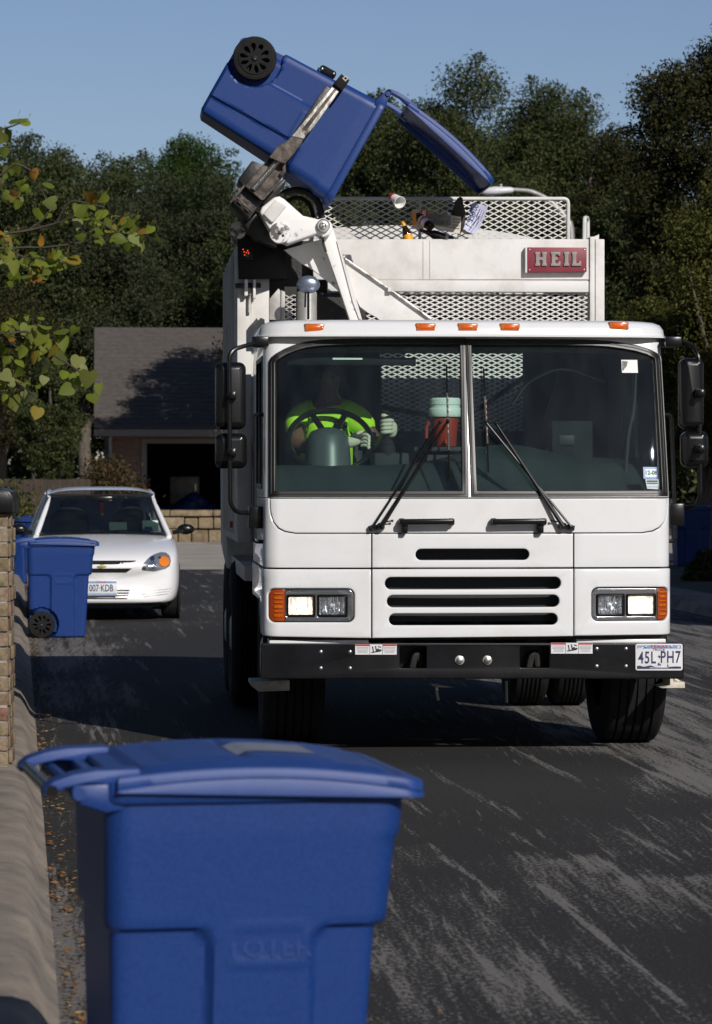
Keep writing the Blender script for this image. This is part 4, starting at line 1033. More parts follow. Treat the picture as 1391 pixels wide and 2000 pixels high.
# expanded metal screens
def lattice(u0, u1, v0, v1, y, du, dv, w, name, m, parent=truck, keep=None):
    """diamond mesh between the given photo pixels on plane y"""
    mb = MB(); k0 = int((v1 - v0) / dv) + 2; sl = dv / du
    for sg in (1, -1):
        for k in range(-k0 - 1, int((u1 - u0) / du) + k0 + 2):
            base = u0 + k * du                      # crosses v0 at u = base
            pts = []
            ua, ub = (base, base + (v1 - v0) / sl) if sg > 0 else (base, base - (v1 - v0) / sl)
            lo, hi = min(ua, ub), max(ua, ub); lo, hi = max(lo, u0), min(hi, u1)
            if hi - lo < 2: continue
            vv = lambda u: v0 + (u - base) * sl * sg
            p, q = L(lo, vv(lo), y + .004 * sg), L(hi, vv(hi), y + .004 * sg)
            mb.bar(p, q, w, .008, (0, 1, 0))
    return mb.build(name, m, parent, smooth=0)
vr = MB(); pbox(vr, 526, 639, 470, 720, HY + .16, HY + .19); pbox(vr, 578, 716, 572, 720, HY + .03, HY + .05); vr.each('arm_slot_shade', M['grease_shade_black'], truck)  # black panels: the arm's slot, and shadow put in as colour beside it
lattice(716, 1149, 573, 700, HY + .02, 20.5, 9.0, .0085, 'hopper_mesh', M['body_white'])
lattice(745, 1030, 700, 860, HY + .02, 20.5, 9.0, .0085, 'hopper_mesh', M['body_white'])
rl = MB(); ry = HY + .45
rl.tube(corner_path([L(612, 388, ry), L(1110, 388, ry), L(1110, 470, ry)], .035), .0125, 10)
rl.tube([L(820, 388, ry), L(820, 470, ry)], .010, 8); rl.tube([L(615, 388, ry), L(615, 470, ry)], .010, 8)
rail = rl.build('top_railing', M['body_white'], truck)
lattice(618, 1106, 391, 468, ry + .01, 21, 10.6, .0070, 'railing_mesh', M['body_white'], rail)
# maker's sign on the hopper
SY = HY - .06
sg_ = bplate('name_sign', [[(1030, 532), (1030, 483), (1146, 483.5), (1146, 531)]], SY, .055, M['maroon'], truck, .003)
sd = MB(); pbox(sd, 1026.5, 1030, 482.5, 532.5, SY + .004, HY - .002); sd.build('sign_edge', M['body_white'], sg_)
sc3 = MB()
for u, v in ((1034.5, 487.5), (1142, 488), (1034.5, 527), (1141, 526.5)): sc3.ball(L(u, v, SY), .007, (1, .6, 1))
sc3.each('sign_screw', M['steel'], sg_)
def letter(polys, u0):
    for lp in polys:
        me_ = bplate('sign_letter', [[(u0 + x, 492 + y) for x, y in lp]], SY - .012, .012, M['letter_grey'], sg_, .0015)
H_ = [[(0, 0), (9.5, 0), (9.5, 4.5), (8.6, 5.5), (8.6, 10.5), (14.2, 10.5), (14.2, 5.5), (13.2, 4.5), (13.2, 0), (22.8, 0), (22.8, 4.5), (21.6, 5.5), (21.6, 22), (22.8, 23), (22.8, 27.5), (13.2, 27.5), (13.2, 23), (14.2, 22), (14.2, 16), (8.6, 16), (8.6, 22), (9.5, 23), (9.5, 27.5), (0, 27.5), (0, 23), (1.2, 22), (1.2, 5.5), (0, 4.5)]]
E_ = [[(0, 0), (18.5, 0), (18.5, 8), (15.5, 8), (14, 5), (9, 5), (9, 11), (13, 11), (13, 16), (9, 16), (9, 22.5), (14, 22.5), (16, 18.5), (19, 18.5), (19, 27.5), (0, 27.5), (0, 23), (1.6, 22), (1.6, 5.5), (0, 4.5)]]
I_ = [[(0, 0), (10.5, 0), (10.5, 4.5), (9, 5.5), (9, 22), (10.5, 23), (10.5, 27.5), (0, 27.5), (0, 23), (1.5, 22), (1.5, 5.5), (0, 4.5)]]
L_ = [[(0, 0), (10, 0), (10, 4.5), (8.8, 5.5), (8.8, 22), (13, 22), (15.5, 17.5), (18.5, 17.5), (18.5, 27.5), (0, 27.5), (0, 23), (1.4, 22), (1.4, 5.5), (0, 4.5)]]
letter(H_, 1045.5); letter(E_, 1076); letter(I_, 1101.5); letter(L_, 1117)
# left column with its lamp, latches and pulley
cl = MB(); pbox(cl, 463.5, 491, 470, 1060, HY - .02, HY + .4); cl.build('front_column', M['body_white'], truck, bev=.005)
cp = bplate('column_cap', [[(463.5, 472), (463.5, 462), (468, 450), (474, 446), (482, 458), (500, 467), (540, 474), (560, 478), (560, 545), (466, 545)]], HY - .06, .03, M['black_paint'], truck, .003)
lp_ = bplate('side_lamp', [pxrr(464.5, 494.5, 478.5, 508.5, 2, 2)], HY - .075, .014, M['black_paint'], truck, .003)
q = MB(); q.lathe([(.030, 0), (.030, .012), (.022, .016)], L(480, 493.5, HY - .075), (0, -1, 0), 20); q.build('lamp_housing', M['grease_shade_black'], lp_)
q = MB()
for u, v in ((477, 492), (484, 489.5), (486, 494), (478, 498), (481.5, 493.5), (475, 487)): q.ball(L(u, v, HY - .092), .0042)
q.each('lamp_diode', M['red_lens'], lp_)
dsk = MB()
for y0 in (HY - .10, HY - .02, HY + .06): dsk.lathe([(.055, 0), (.058, .01), (.058, .03), (.05, .045)], L(463, 449, y0), (.5, 1, 0), 22)
dsk.bar(L(458, 447, HY), L(458, 480, HY), .03, .04); dsk.build('pulley', M['worn_cap'], truck, bev=.003)
tb = MB(); pbox(tb, 477, 484.5, 545, 578, HY - .09, HY - .02); pbox(tb, 494, 500, 546, 583, HY - .09, HY - .02); tb.each('latch_tab', M['worn_white'], truck, bev=.008)
tb = MB(); pbox(tb, 459, 477, 553, 562, HY - .10, HY - .02); pbox(tb, 484, 510, 552, 562, HY - .06, HY - .02); tb.each('latch', M['black_paint'], truck, bev=.003)
tb = MB(); tb.tube([L(487.5, 575, HY - .05), L(487.5, 610, HY - .05)], .011, 10); tb.ball(L(488, 576, HY - .05), .014); tb.build('latch_rod', M['worn_steel'], truck)
pn = MB(); pbox(pn, 491, 526, 546, 1060, HY + .0, HY + .03); pn.build('side_panel', M['body_white'], truck, bev=.003)
sm = MB(); pbox(sm, 449, 455, 1018, 1031, HY - .02, HY + .02); sm.build('side_marker', M['amber_dark'], truck, bev=.003)
gp = bplate('screen_post', [[(526, 625), (526, 584), (544, 563), (548, 568), (548, 625)]], HY - .35, .05, M['galv'], truck, .003)
gp = bplate('screen_post', [[(549, 625), (549, 566), (557, 570), (557, 625)]], HY - .33, .05, M['galv'], truck, .003)
lattice(557, 578, 576, 625, HY - .30, 17, 9.5, .007, 'side_mesh', M['galv'])
# convex mirror and air stack behind the cab roof
cv = MB(); c0 = L(602, 556, 1.55); cv.ball(c0, .075, (1, .35, .76), sub=3); cm = cv.build('convex_mirror', M['mirror_dome'], truck, smooth=60)
cs = MB(); cs.tube([c0 + Vector((.0, -.02, -.05)), c0 + Vector((.0, -.02, -.22))], .008, 8); cs.bar(L(597, 570, 1.5), L(596, 600, 1.5), .02, .012); cs.build('mirror_stem', M['black_paint'], cm)
sk_ = MB(); c1 = L(599, 600, 1.95); sk_.lathe([(.066, -.6), (.066, .09), (.060, .10), (.0605, .06)], (c1.x, 1.95, c1.z), (0, 0, 1), 24); sk_.build('air_stack', M['galv'], truck)
sk2 = MB(); pbox(sk2, 556, 580, 560, 640, 2.02, 2.05); sk2.build('stack_shield', M['under_dark'], truck)
# --- the lifting arm
AY = 1.80
arm = bplate('lift_arm', [[(624, 463), (640, 498), (664, 567), (688, 640), (712, 640), (692, 578), (660, 476), (649, 440), (641, 430), (632, 427), (622, 432), (617, 445)]], AY, .09, M['worn_white'], truck, .006)
bplate('arm_flange', [[(690, 590), (660, 476), (657, 470), (664, 486), (700, 600), (706, 622), (702, 622)]], AY - .012, .012, M['body_white'], arm, .002)
pl1 = bplate('arm_plate', [[(555, 488), (613, 471), (626, 468), (640, 498), (664, 570), (646, 554), (611, 527), (588, 514), (572, 502)]], AY + .14, .035, M['worn_white'], arm, .004)
pl2 = bplate('arm_plate', [[(661, 478), (672, 503), (761, 564), (842, 624), (842, 640), (760, 640), (735, 620), (719, 611), (703, 599), (684, 560)]], AY + .06, .03, M['body_white'], arm, .004)
rdm = MB(); rdm.tube([L(672, 504, AY + .04), L(761, 565, AY + .04), L(842, 623, AY + .04)], .009, 8); rdm.ball(L(671, 502, AY + .04), .018); rdm.box(L(762, 565, AY + .03), (.03, .03, .03)); rdm.build('arm_rod', M['worn_steel'], arm)
uk = bplate('arm_knuckle', [[(508, 414), (512, 404), (536, 385), (546, 383), (556, 389), (592, 421), (622, 428), (634, 425), (646, 433), (651, 446), (645, 459), (631, 463), (620, 456), (563, 476), (552, 470), (530, 455), (519, 436)]], AY - .15, .24, M['worn_white'], arm, .014)
bplate('knuckle_boss', [[(514, 418), (538, 390), (556, 400), (559, 404), (534, 434), (530, 434)]], AY - .178, .03, M['body_white'], uk, .008)
hb_ = MB(); hb_.lathe([(.066, -.02), (.067, .02), (.064, .03), (.03, .034), (.02, .034)], L(546.5, 455.5, AY - .15), (0, -1, 0), 36); hb_.build('hub_cap', M['worn_cap'], uk)
hb_ = MB(); hb_.ball(L(547, 455, AY - .184), .012); hb_.ball(L(553, 460, AY - .184), .009); hb_.build('hub_bolt', M['dirty_steel'], uk)
pn_ = MB(); pn_.lathe([(.042, -.01), (.042, .02), (.036, .026), (.026, .026), (.026, .036), (.018, .038), (.016, .02), (.008, .02), (.008, .045), (.001, .046)], L(631.5, 441, AY - .155), (0, -1, 0), 30); pn_.build('pivot_pin', M['steel'], uk)
pn_ = MB(); pn_.tube([L(630, 462, AY - .06), L(632, 475, AY - .06), L(637, 492, AY - .05)], .008, 8); pn_.ball(L(630, 461, AY - .08), .02); pn_.build('grease_line', M['dirty_steel'], uk)
# gripper: base, springs, fingers and rubber pads
GY = 1.62
gb = bplate('gripper', [[(478, 364), (526, 307), (557, 320), (558, 336), (512, 391)]], GY, .30, M['dirty_steel'], truck, .006)
gd = MB(); gd.prism([(L(u, v, GY).x, L(u, v, GY).z) for u, v in ((466, 347), (494, 310), (524, 322), (486, 372))], lambda x, z, d: Vector((x, d, z)), GY + .12, GY + .55)
gd.prism([(L(u, v, GY).x, L(u, v, GY).z) for u, v in ((450, 398), (478, 365), (514, 392), (486, 429))], lambda x, z, d: Vector((x, d, z)), GY + .05, GY + .5)
gd.prism([(L(u, v, GY).x, L(u, v, GY).z) for u, v in ((506, 392), (556, 345), (562, 352), (520, 400))], lambda x, z, d: Vector((x, d, z)), GY + .1, GY + .5)
gd.prism([(L(u, v, GY).x, L(u, v, GY).z) for u, v in ((476, 430), (500, 404), (520, 425), (545, 478), (500, 462))], lambda x, z, d: Vector((x, d, z)), GY + .2, GY + .6)
gd.build('gripper_housing', M['grease_shade_black'], gb, bev=.01)
ge = MB()
for a_, b__ in (((450, 396), (478, 362)), ((480, 362), (512, 390)), ((526, 308), (558, 322)), ((513, 390), (548, 352)), ((462, 385), (494, 415))): ge.bar(L(*a_, GY - .01), L(*b__, GY - .01), .012, .02, (0, 1, 0))
ge.prism([(L(u, v, GY).x, L(u, v, GY).z) for u, v in ((548, 318), (557, 316), (558, 336), (550, 346), (545, 340), (552, 332))], lambda x, z, d: Vector((x, d, z)), GY - .03, GY + .05)
for q_ in ((470, 388), (484, 402)): ge.prism([(L(q_[0] + u, q_[1] + v, GY).x, L(q_[0] + u, q_[1] + v, GY).z) for u, v in ((-6, 4), (2, -6), (10, 0), (2, 12))], lambda x, z, d: Vector((x, d, z)), GY + .03, GY + .06)
ge.ball(L(458, 388, GY), .02); ge.ball(L(467, 372, GY), .018); ge.build('gripper_edge', M['dirty_steel'], gb, bev=.003)
sp = MB(); A_, B_ = L(543, 314, GY - .03), L(494, 370, GY - .03); ax = (B_ - A_).normalized(); o1 = ax.cross(Vector((0, 1, 0))).normalized(); o2 = Vector((0, 1, 0))
sp.tube([A_ + (B_ - A_) * (k / 330) + (o1 * math.cos(k * .6) + o2 * math.sin(k * .6)) * .016 for k in range(331)], .0035, 5); sp.build('return_spring', M['steel'], gb)
FY = 1.54
gf = bplate('gripper_finger', [[(650, 168), (663, 178), (612, 250), (600, 262), (594, 271), (570, 266), (580, 254)]], FY, .06, M['worn_steel'], gb, .004)
bplate('finger_base', [[(593.5, 271.5), (586, 285), (557, 320), (526, 307), (544, 284), (562, 274), (569.5, 266.5)]], FY + .002, .06, M['dirty_steel'], gb, .004)
bplate('finger_web', [[(654, 172), (658, 175), (598, 256), (590, 252)]], FY - .003, .004, M['dirty_steel'], gf, .0008)
fb = MB(); p0, p1 = L(643, 172, FY + .09), L(556, 300, FY + .09); fb.bar(p0, p1, .05, .05, (0, 1, 0)); fb.build('finger_back', M['grease_shade_black'], gf, bev=.004)
pd = bplate('rubber_pad', [[(651, 164), (667, 144), (683, 156), (669, 177)]], FY - .03, .16, M['rubber'], gf, .01)
bplate('pad_boss', [[(668, 153), (675, 147), (681, 153), (675, 160)], [(672, 153), (675, 150), (678, 153), (675, 156)]], FY - .036, .008, M['galv'], pd, .001)
for u, v in ((639, 141), (688, 181)):
    rp = MB(); c = L(u, v, 2.05); rp.lathe([(.026, -.05), (.030, -.04), (.030, .05), (.026, .055)], c, (.55, -.3, -.35), 16); rpo = rp.build('rubber_pad', M['rubber'], gb)
    rp = MB(); rp.ball(c + Vector((-.035, -.05, .015)), .012); rp.ball(c + Vector((.04, -.05, -.015)), .011); rp.bar(c + Vector((-.04, 0, .02)), c + Vector((-.06, .06, -.03)), .03, .03); rp.build('pad_bolt', M['steel'], rpo)
hz = MB(); hz.tube(smooth_path([L(548, 385, 1.9), L(562, 374, 1.9), L(590, 372, 1.9), L(613, 385, 1.9), L(626, 408, 1.9), L(629, 440, 1.9)]), .022, 12); hz.tube(smooth_path([L(556, 395, 2.0), L(580, 386, 2.0), L(602, 396, 2.0), L(614, 425, 2.0)]), .014, 10); hz.each('hydraulic_hose', M['rubber'], truck)
# door mirrors on tubular brackets
for sg in (-1, 1):
    if sg < 0:
        path = [(508, 668, .25), (480, 675, .20), (448, 685, .16), (450, 985, .16), (462, 1001, .18), (505, 1002, .25)]; heads = ((421, 481, 707, 839), (421, 483, 846, 915)); knobs = ((452, 773), (452, 884))
    else:
        path = [(1312, 668, .35), (1345, 670, .28), (1365, 690, .22), (1368, 970, .22), (1358, 989, .25), (1322, 996, .35)]; heads = ((1330, 1377, 699, 838), (1334, 1386, 842, 913)); knobs = ((1366, 768), (1366, 877))
    t = MB(); t.tube(corner_path([L(*p) for p in path], .06), .013, 10); mo = t.build('door_mirror', M['black_plastic'], truck)
    ft = MB()
    a_ = L(path[0][0], 668, .3); ft.bb((a_.x - .05, .22, a_.z - .03), (a_.x + .05, .42, a_.z + .03)); a_ = L(path[-1][0], path[-1][1], .3); ft.bb((a_.x - .06, .2, a_.z - .09), (a_.x + .03, .42, a_.z + .04)); ft.each('mirror_foot', M['black_plastic'], mo, bev=.008)
    for u0, u1, v0, v1 in heads:
        me = bplate('mirror_shell', [pxrr(u0, u1, v0, v1, 14, 6)], .20, .15, M['black_plastic'], mo, .045)
        a_, b__ = L(u0 + 5, v0 + 6, .351), L(u1 - 5, v1 - 6, .351)
        q = MB(); q.bb((a_.x, .350, b__.z), (b__.x, .356, a_.z)); q.build('mirror_glass', M['chrome'], me, bev=.002)
    kb = MB()
    for u, v in knobs: kb.box(L(u, v, .18), (.055, .07, .05)); kb.lathe([(.022, -.01), (.022, .05)], L(u + 2, v, .15), (0, -1, 0), 12)
    kb.each('mirror_clamp', M['black_plastic'], mo, bev=.008)

# ------------------------------------------------------------------ inside the cab
ds = MB()
def dashf(u, v):
    x = -1.12 + 2.24 * u
    y = .12 + .62 * v
    h = 1.50 + .20 * sstep(0, .55, v)
    h += .10 * math.exp(-((x - .22) / .35) ** 2) * sstep(.2, .8, v) + .05 * sstep(-.1, .5, x) * sstep(.3, 1, v)
    h -= .10 * sstep(.85, 1.0, v)
    return Vector((x, y, h))
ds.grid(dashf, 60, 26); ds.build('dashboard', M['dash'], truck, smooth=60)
cv = MB(); a = L(640, 880, .62)
cv.lathe([(.150, -.35), (.142, -.20), (.136, -.05), (.128, .03), (.105, .075), (.06, .095), (.001, .10)], (a.x, .60, a.z + .035), (0, .20, 1), 32)
cv.build('steering_column', M['column'], truck, smooth=60)
sw = MB(); c = L(645, 861, .62); tl = R(48)
ex, ey = Vector((1, 0, 0)), Vector((0, math.cos(tl), math.sin(tl)))
sw.tube([c + (ex * math.cos(a_) + ey * math.sin(a_)) * .25 for a_ in [2 * math.pi * k / 48 for k in range(48)]], .0175, 10, closed=True)
for a_ in (R(115), R(65), R(-90)): sw.bar(c + Vector((0, 0, .0)), c + (ex * math.cos(a_) + ey * math.sin(a_)) * .245, .035, .014, (0, .7, -.7))
sw.build('steering_wheel', M['black_plastic'], truck)
st = MB(); c = L(795, 868, .70); st.tube([L(700, 874, .68), L(735, 876, .66)], .018, 8); st.build('column_stalk', M['black_plastic'], truck)
def seat_at(uc, y, zs, name='seat'):
    x = L(uc, 850, y).x
    b = MB(); b.bb((x - .25, y - .18, zs - .12), (x + .25, y + .30, zs)); s_ = b.build(name, M['seat'], truck, bev=.05, seg=3)
    b = MB(); b.prism([(x - .24, zs - .05), (x - .245, zs + .42), (x - .17, zs + .62), (x - .13, zs + .80), (x + .13, zs + .80), (x + .17, zs + .62), (x + .245, zs + .42), (x + .24, zs - .05)], lambda p, z, d: Vector((p, y + d + .12 * (z - zs), z)), .22, .36); b.build('seat_back', M['seat'], s_, bev=.04, seg=3)
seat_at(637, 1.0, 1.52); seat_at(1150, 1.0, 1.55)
sb = MB(); a, b_ = L(1078, 965, .62), L(1158, 822, .62); sb.bb((a.x, .62, 1.1), (b_.x, .80, b_.z)); sb.lathe([(.01, 0), (.01, .01)], (a.x, .6, 1.2), (0, 0, 1), 6); sb.build('control_pedestal', M['seat_grey'], truck, bev=.05, seg=3)
sb2 = MB(); pbox(sb2, 1092, 1122, 850, 870, .612, .625); sb2.build('pedestal_panel', M['ink'], truck, bev=.003)
pc = MB(); pbox(pc, 1190, 1216, 740, 960, .75, .8); pc.build('interior_rail', M['interior'], truck, bev=.01)
ic2 = MB(); ic2.tube(smooth_path([L(1242, 730, .45), L(1238, 800, .42), L(1228, 850, .40), L(1222, 930, .36)]), .010, 8); ic2.tube(smooth_path([L(1000, 790, 1.0), L(1035, 745, 1.0), L(1100, 720, 1.0), L(1180, 745, 1.0)]), .015, 8); ic2.each('cab_wiring', M['dark_chrome'], truck)
jb = MB(); c = L(757, 870, .72); jb.lathe([(.06, -.06), (.05, -.03), (.052, -.02), (.04, .0), (.042, .01), (.03, .03), (.012, .04), (.011, .12), (.018, .13), (.018, .17), (.01, .18)], c, (0, 0, 1), 20); jb.build('joystick', M['rubber'], truck, smooth=30)
jc = MB(); pbox(jc, 730, 800, 884, 960, .66, .95); jc.build('joystick_console', M['interior'], truck, bev=.02)
cb = MB(); pbox(cb, 775, 812, 850, 853.5, 1.1, 1.12); cb.build('cab_shelf', M['seat_grey'], truck)
br = MB(); br.bar(L(745, 795, 1.6), L(842, 812, 1.6), .03, .03); br.bar(L(935, 800, 1.6), L(1025, 735, 1.6), .03, .03); br.each('window_bar', M['interior'], truck)
# red drinks cooler on the shelf behind the windscreen pillar
wcx = L(869, 840, .8); cool = thing('drinks_cooler', 'round red drinks cooler with pale lid inside the cab, beside the windscreen pillar', 'cooler', TRM @ Vector((wcx.x, .8, L(869, 872, .8).z)), math.atan(T_SLOPE)); cool.scale = (.9, .9, 1)
k_ = 1 / 306.
q = MB(); q.lathe([(.072, 0), (.078, .01), (.090, .17), (.088, .18)], (0, 0, 0), (0, 0, 1), 30); q.build('cooler_body', M['cooler_red'], cool)
q = MB(); q.lathe([(.105, .18), (.112, .19), (.112, .225), (.108, .232), (.103, .235), (.103, .25), (.108, .255), (.108, .285), (.10, .295)], (0, 0, 0), (0, 0, 1), 30); q.build('cooler_lid', M['cooler_white'], cool)
q = MB(); q.tube(corner_path([(-.10, 0, .16), (-.125, 0, .12), (-.125, 0, .05)], .02), .012, 8); q.lathe([(.015, 0), (.015, .05)], (0, -.09, .03), (0, -1, 0), 10); q.build('cooler_tap', M['cooler_red'], cool)
shf = MB(); shf.bb((wcx.x - .2, .66, L(869, 876, .8).z - .02), (wcx.x + .45, BW, L(869, 873, .8).z)); shf.bb((wcx.x - .15, .70, .9), (wcx.x + .4, BW - .05, L(869, 880, .8).z - .02)); shf.build('engine_cover', M['seat'], truck, bev=.01)

# ------------------------------------------------------------------ the driver
def drv():
    root = thing('person', 'driver in lime yellow T-shirt and pale gloves seated at the truck steering wheel', 'person', TRM @ Vector((L(637, 900, 1.0).x, 1.05, 1.52)), math.atan(T_SLOPE))
    inv = (Matrix.Translation(Vector((L(637, 900, 1.0).x, 1.05, 1.52)))).inverted()
    P = lambda u, v, y: inv @ L(u, v, y)
    pel, sp1, che, nb, nk, hd, ht = P(637, 962, 1.08), P(637, 905, 1.05), P(640, 845, 1.00), P(640, 792, 1.0), P(640, 772, .98), P(638, 742, .96), P(638, 718, .97)
    rs, ls = P(583, 816, 1.0), P(698, 816, 1.0)
    re, rw = P(578, 872, .80), P(655, 872, .58)
    le, lw = P(740, 872, .92), P(757, 850, .74)
    V = [pel, sp1, che, nb, nk, hd, ht, rs, re, rw, ls, le, lw]
    E = [(0, 1), (1, 2), (2, 3), (3, 4), (4, 5), (5, 6), (3, 7), (7, 8), (8, 9), (3, 10), (10, 11), (11, 12)]
    Rr = [.15, .14, .145, .075, .058, .088, .062, .070, .048, .034, .070, .048, .034]
    # chin, nose, ears
    V += [P(637, 757, .88), P(637, 742, .858), P(611, 742, .97), P(665, 742, .97)]; E += [(5, 13), (5, 14), (5, 15), (5, 16)]; Rr += [.040, .016, .018, .018]
    # legs
    V += [P(600, 965, .95), P(600, 985, .55), P(602, 1105, .50), P(675, 965, .95), P(675, 985, .55), P(674, 1105, .50), P(602, 1112, .40), P(674, 1112, .40)]
    E += [(0, 17), (17, 18), (18, 19), (19, 23), (0, 20), (20, 21), (21, 22), (22, 24)]; Rr += [.095, .065, .045, .095, .065, .045, .035, .035]
    bodyo = skinned('body', V, E, Rr, M['skin'], root)
    SV = [pel + Vector((0, 0, .02)), sp1, che, nb + Vector((0, .0, -.015)), rs, P(570, 852, .90), ls, P(728, 850, .96)]
    SE = [(0, 1), (1, 2), (2, 3), (3, 4), (4, 5), (3, 6), (6, 7)]
    shirt = skinned('t_shirt', SV, SE, [.185, .175, .178, .090, .098, .080, .098, .078], M['lime'], root)
    tr_ = skinned('trousers', [pel, P(600, 965, .95), P(600, 985, .55), P(602, 1080, .50), P(675, 965, .95), P(675, 985, .55), P(674, 1080, .50)], [(0, 1), (1, 2), (2, 3), (0, 4), (4, 5), (5, 6)], [.165, .105, .078, .062, .105, .078, .062], M['trousers'], root)
    hr = MB(); hr.ball(hd + Vector((0, .02, .055)), .098, (.92, 1.02, .72)); hr.build('hair', M['hair'], root, smooth=60)
    ey = MB()
    for u in (627, 648): ey.ball(P(u, 738, .878), .011)
    ey.each('eye', M['hair'], root)
    mo_ = MB(); mo_.bar(P(629, 754, .868), P(645, 754, .868), .008, .008, (0, 1, 0)); mo_.build('mouth', M['skin'], root)
    # gloves: palm plus four fingers and a thumb, each its own bent chain
    def glove(palm, fdirs, rad=.014):
        mb = MB()
        vs, es, rs_ = [palm[0], palm[1], palm[2]], [(0, 1), (1, 2)], [.034, .040, .034]
        g = skinned('glove', vs, es, rs_, M['glove'], root)
        for ch in fdirs:
            f = skinned('glove_finger', ch, [(k, k + 1) for k in range(len(ch) - 1)], [rad] * (len(ch) - 1) + [rad * .8], M['glove'], g, 1)
        return g
    # image-right hand closed round the joystick: finger rows stacked facing the camera
    glove([P(762, 856, .76), P(766, 838, .74), P(764, 822, .73)],
          [[P(768, 822 + 7.2 * k, .735), P(762, 821 + 7.4 * k, .690), P(750, 822 + 7.4 * k, .685), P(743.5, 824 + 7.2 * k, .715)] for k in range(4)] + [[P(760, 818, .75), P(752, 811, .72), P(744, 812, .72)]], .0135)
    # the other hand hooked over the right of the steering wheel rim
    g2 = glove([P(668, 868, .60), P(690, 862, .60), P(704, 856, .61)],
          [[P(704, 852 + 6.5 * k, .61), P(715, 848 + 7 * k, .575), P(722, 853 + 7 * k, .56), P(718, 862 + 5.5 * k, .56)] for k in range(4)] + [[P(690, 856, .59), P(700, 846, .58), P(710, 842, .58)]], .0125)
    bk = MB(); bk.ball(P(697, 852, .585), .034, (1.2, .5, .7)); bk.build('glove_back', M['glove_back'], g2)
    # emblem printed on the chest
    dg = bpy.context.evaluated_depsgraph_get(); dg.update()
    bm = bmesh.new(); bm.from_mesh(shirt.data); bv = BVHTree.FromBMesh(bm)
    em = MB()
    def stroke(p, q, w=.010):
        for t0, t1 in ((k / 4, (k + 1) / 4) for k in range(4)):
            a, b_ = (p[0] + (q[0] - p[0]) * t0, p[1] + (q[1] - p[1]) * t0), (p[0] + (q[0] - p[0]) * t1, p[1] + (q[1] - p[1]) * t1)
            pa, pb = P(*a, .8), P(*b_, .8)
            for z in (pa, pb):
                h = bv.ray_cast(Vector((z.x, -2, z.z)), Vector((0, 1, 0)))
                if h[0] is not None: z.y = h[0].y - .004
            em.bar(pa, pb, w, .004, (0, 1, 0))
    for p, q in (((655, 822), (655, 836)), ((655, 823), (664, 822)), ((656, 829), (663, 829)), ((655, 836), (664, 836)), ((666, 836), (666, 829)), ((666, 829), (672, 829)), ((672, 829), (672, 823)), ((672, 823), (667, 822)), ((674, 823), (674, 836)), ((674, 823), (679, 826)), ((679, 826), (679, 833)), ((679, 833), (674, 836)), ((660, 836), (672, 836))): stroke(p, q)
    stroke((653, 817.5), (681, 818.5), .003); stroke((653, 840), (681, 840), .003)
    em.build('shirt_emblem', M['ink'], shirt); bm.free()
drv()
# ------------------------------------------------------------------ rubbish falling from the tipped bin into the hopper
def Lw(u, v, y): return TRM @ L(u, v, y)
def frame(o, zaxis, roll=0.0):
    o.rotation_mode = 'QUATERNION'; o.rotation_quaternion = Vector(zaxis).normalized().to_track_quat('Z', 'Y') @ Matrix.Rotation(roll, 4, 'Z').to_quaternion()
cup = thing('paper_cup', 'white paper cup with red base falling mouth down above the hopper', 'paper cup', Lw(767, 385, 1.6)); frame(cup, (.46, -.80, -.40))
q = MB(); q.lathe([(.026, 0), (.0262, .002), (.037, .095), (.0395, .097), (.0395, .101), (.036, .100), (.025, .006), (.001, .005)], (0, 0, 0), (0, 0, 1), 32, cap=False); cw = q.build('cup_wall', M['white_paper'], cup, smooth=40)
q = MB(); q.lathe([(.001, -.002), (.0268, -.002), (.0295, .026)], (0, 0, 0), (0, 0, 1), 32, cap=False); q.build('cup_band', M['red_print'], cup)
q = MB()
for k in range(5):
    a = R(200 + 12 * k); q.bar((.0325 * math.cos(a), .0325 * math.sin(a), .038 + .004 * (k % 2)), (.0345 * math.cos(a + .12), .0345 * math.sin(a + .12), .062 - .006 * (k % 3)), .006, .002)
    a = R(20 + 12 * k); q.bar((.0325 * math.cos(a), .0325 * math.sin(a), .038 + .004 * (k % 2)), (.0345 * math.cos(a + .12), .0345 * math.sin(a + .12), .062 - .006 * (k % 3)), .006, .002)
q.build('cup_print', M['ink'], cup)
def bottle(label, c, ax, bands, nm='beer_bottle'):
    b = thing(nm, label, 'bottle', c, 0, 'brown bottles falling with the rubbish'); frame(b, ax)
    q = MB(); q.lathe([(.001, .004), (.020, .0), (.029, .002), (.0305, .008), (.0305, .120), (.028, .140), (.018, .165), (.0135, .185), (.0125, .215), (.0145, .217), (.0145, .228), (.010, .23)], (0, 0, 0), (0, 0, 1), 28, cap=False); q.build('bottle_glass', M['brown_glass'], b, smooth=40)
    for nm2, m, z0, z1, r0, r1 in bands:
        q = MB(); q.lathe([(r0 + .0006, z0), (r1 + .0006, z1)], (0, 0, 0), (0, 0, 1), 28, cap=False); q.build(nm2, m, b)
    return b
bottle('dark beer bottle with yellow neck band half hidden behind the hopper rim', Lw(806, 492, 2.30), (-.30, .05, .95), [('neck_label', M['yellow_label'], .178, .212, .0148, .0128), ('body_label', M['yellow_label'], .045, .118, .0305, .0305)])
bottle('brown beer bottle with white label lying across the newspaper, base towards the camera', Lw(842, 444, 2.28), (-.60, .62, .56), [('neck_label', M['white_paper'], .175, .205, .0152, .0132), ('body_label', M['white_paper'], .04, .105, .0305, .0305), ('label_band', M['red_print'], .075, .088, .0309, .0309), ('foil', M['ink'], .216, .231, .0140, .0140)])
bb_ = bottle('dark bottle lying on the hopper rim under the newspaper, only its shoulder showing', Lw(884, 470, 2.42), (-.80, -.2, .25), [('body_label', M['white_paper'], .04, .06, .0305, .0305)])
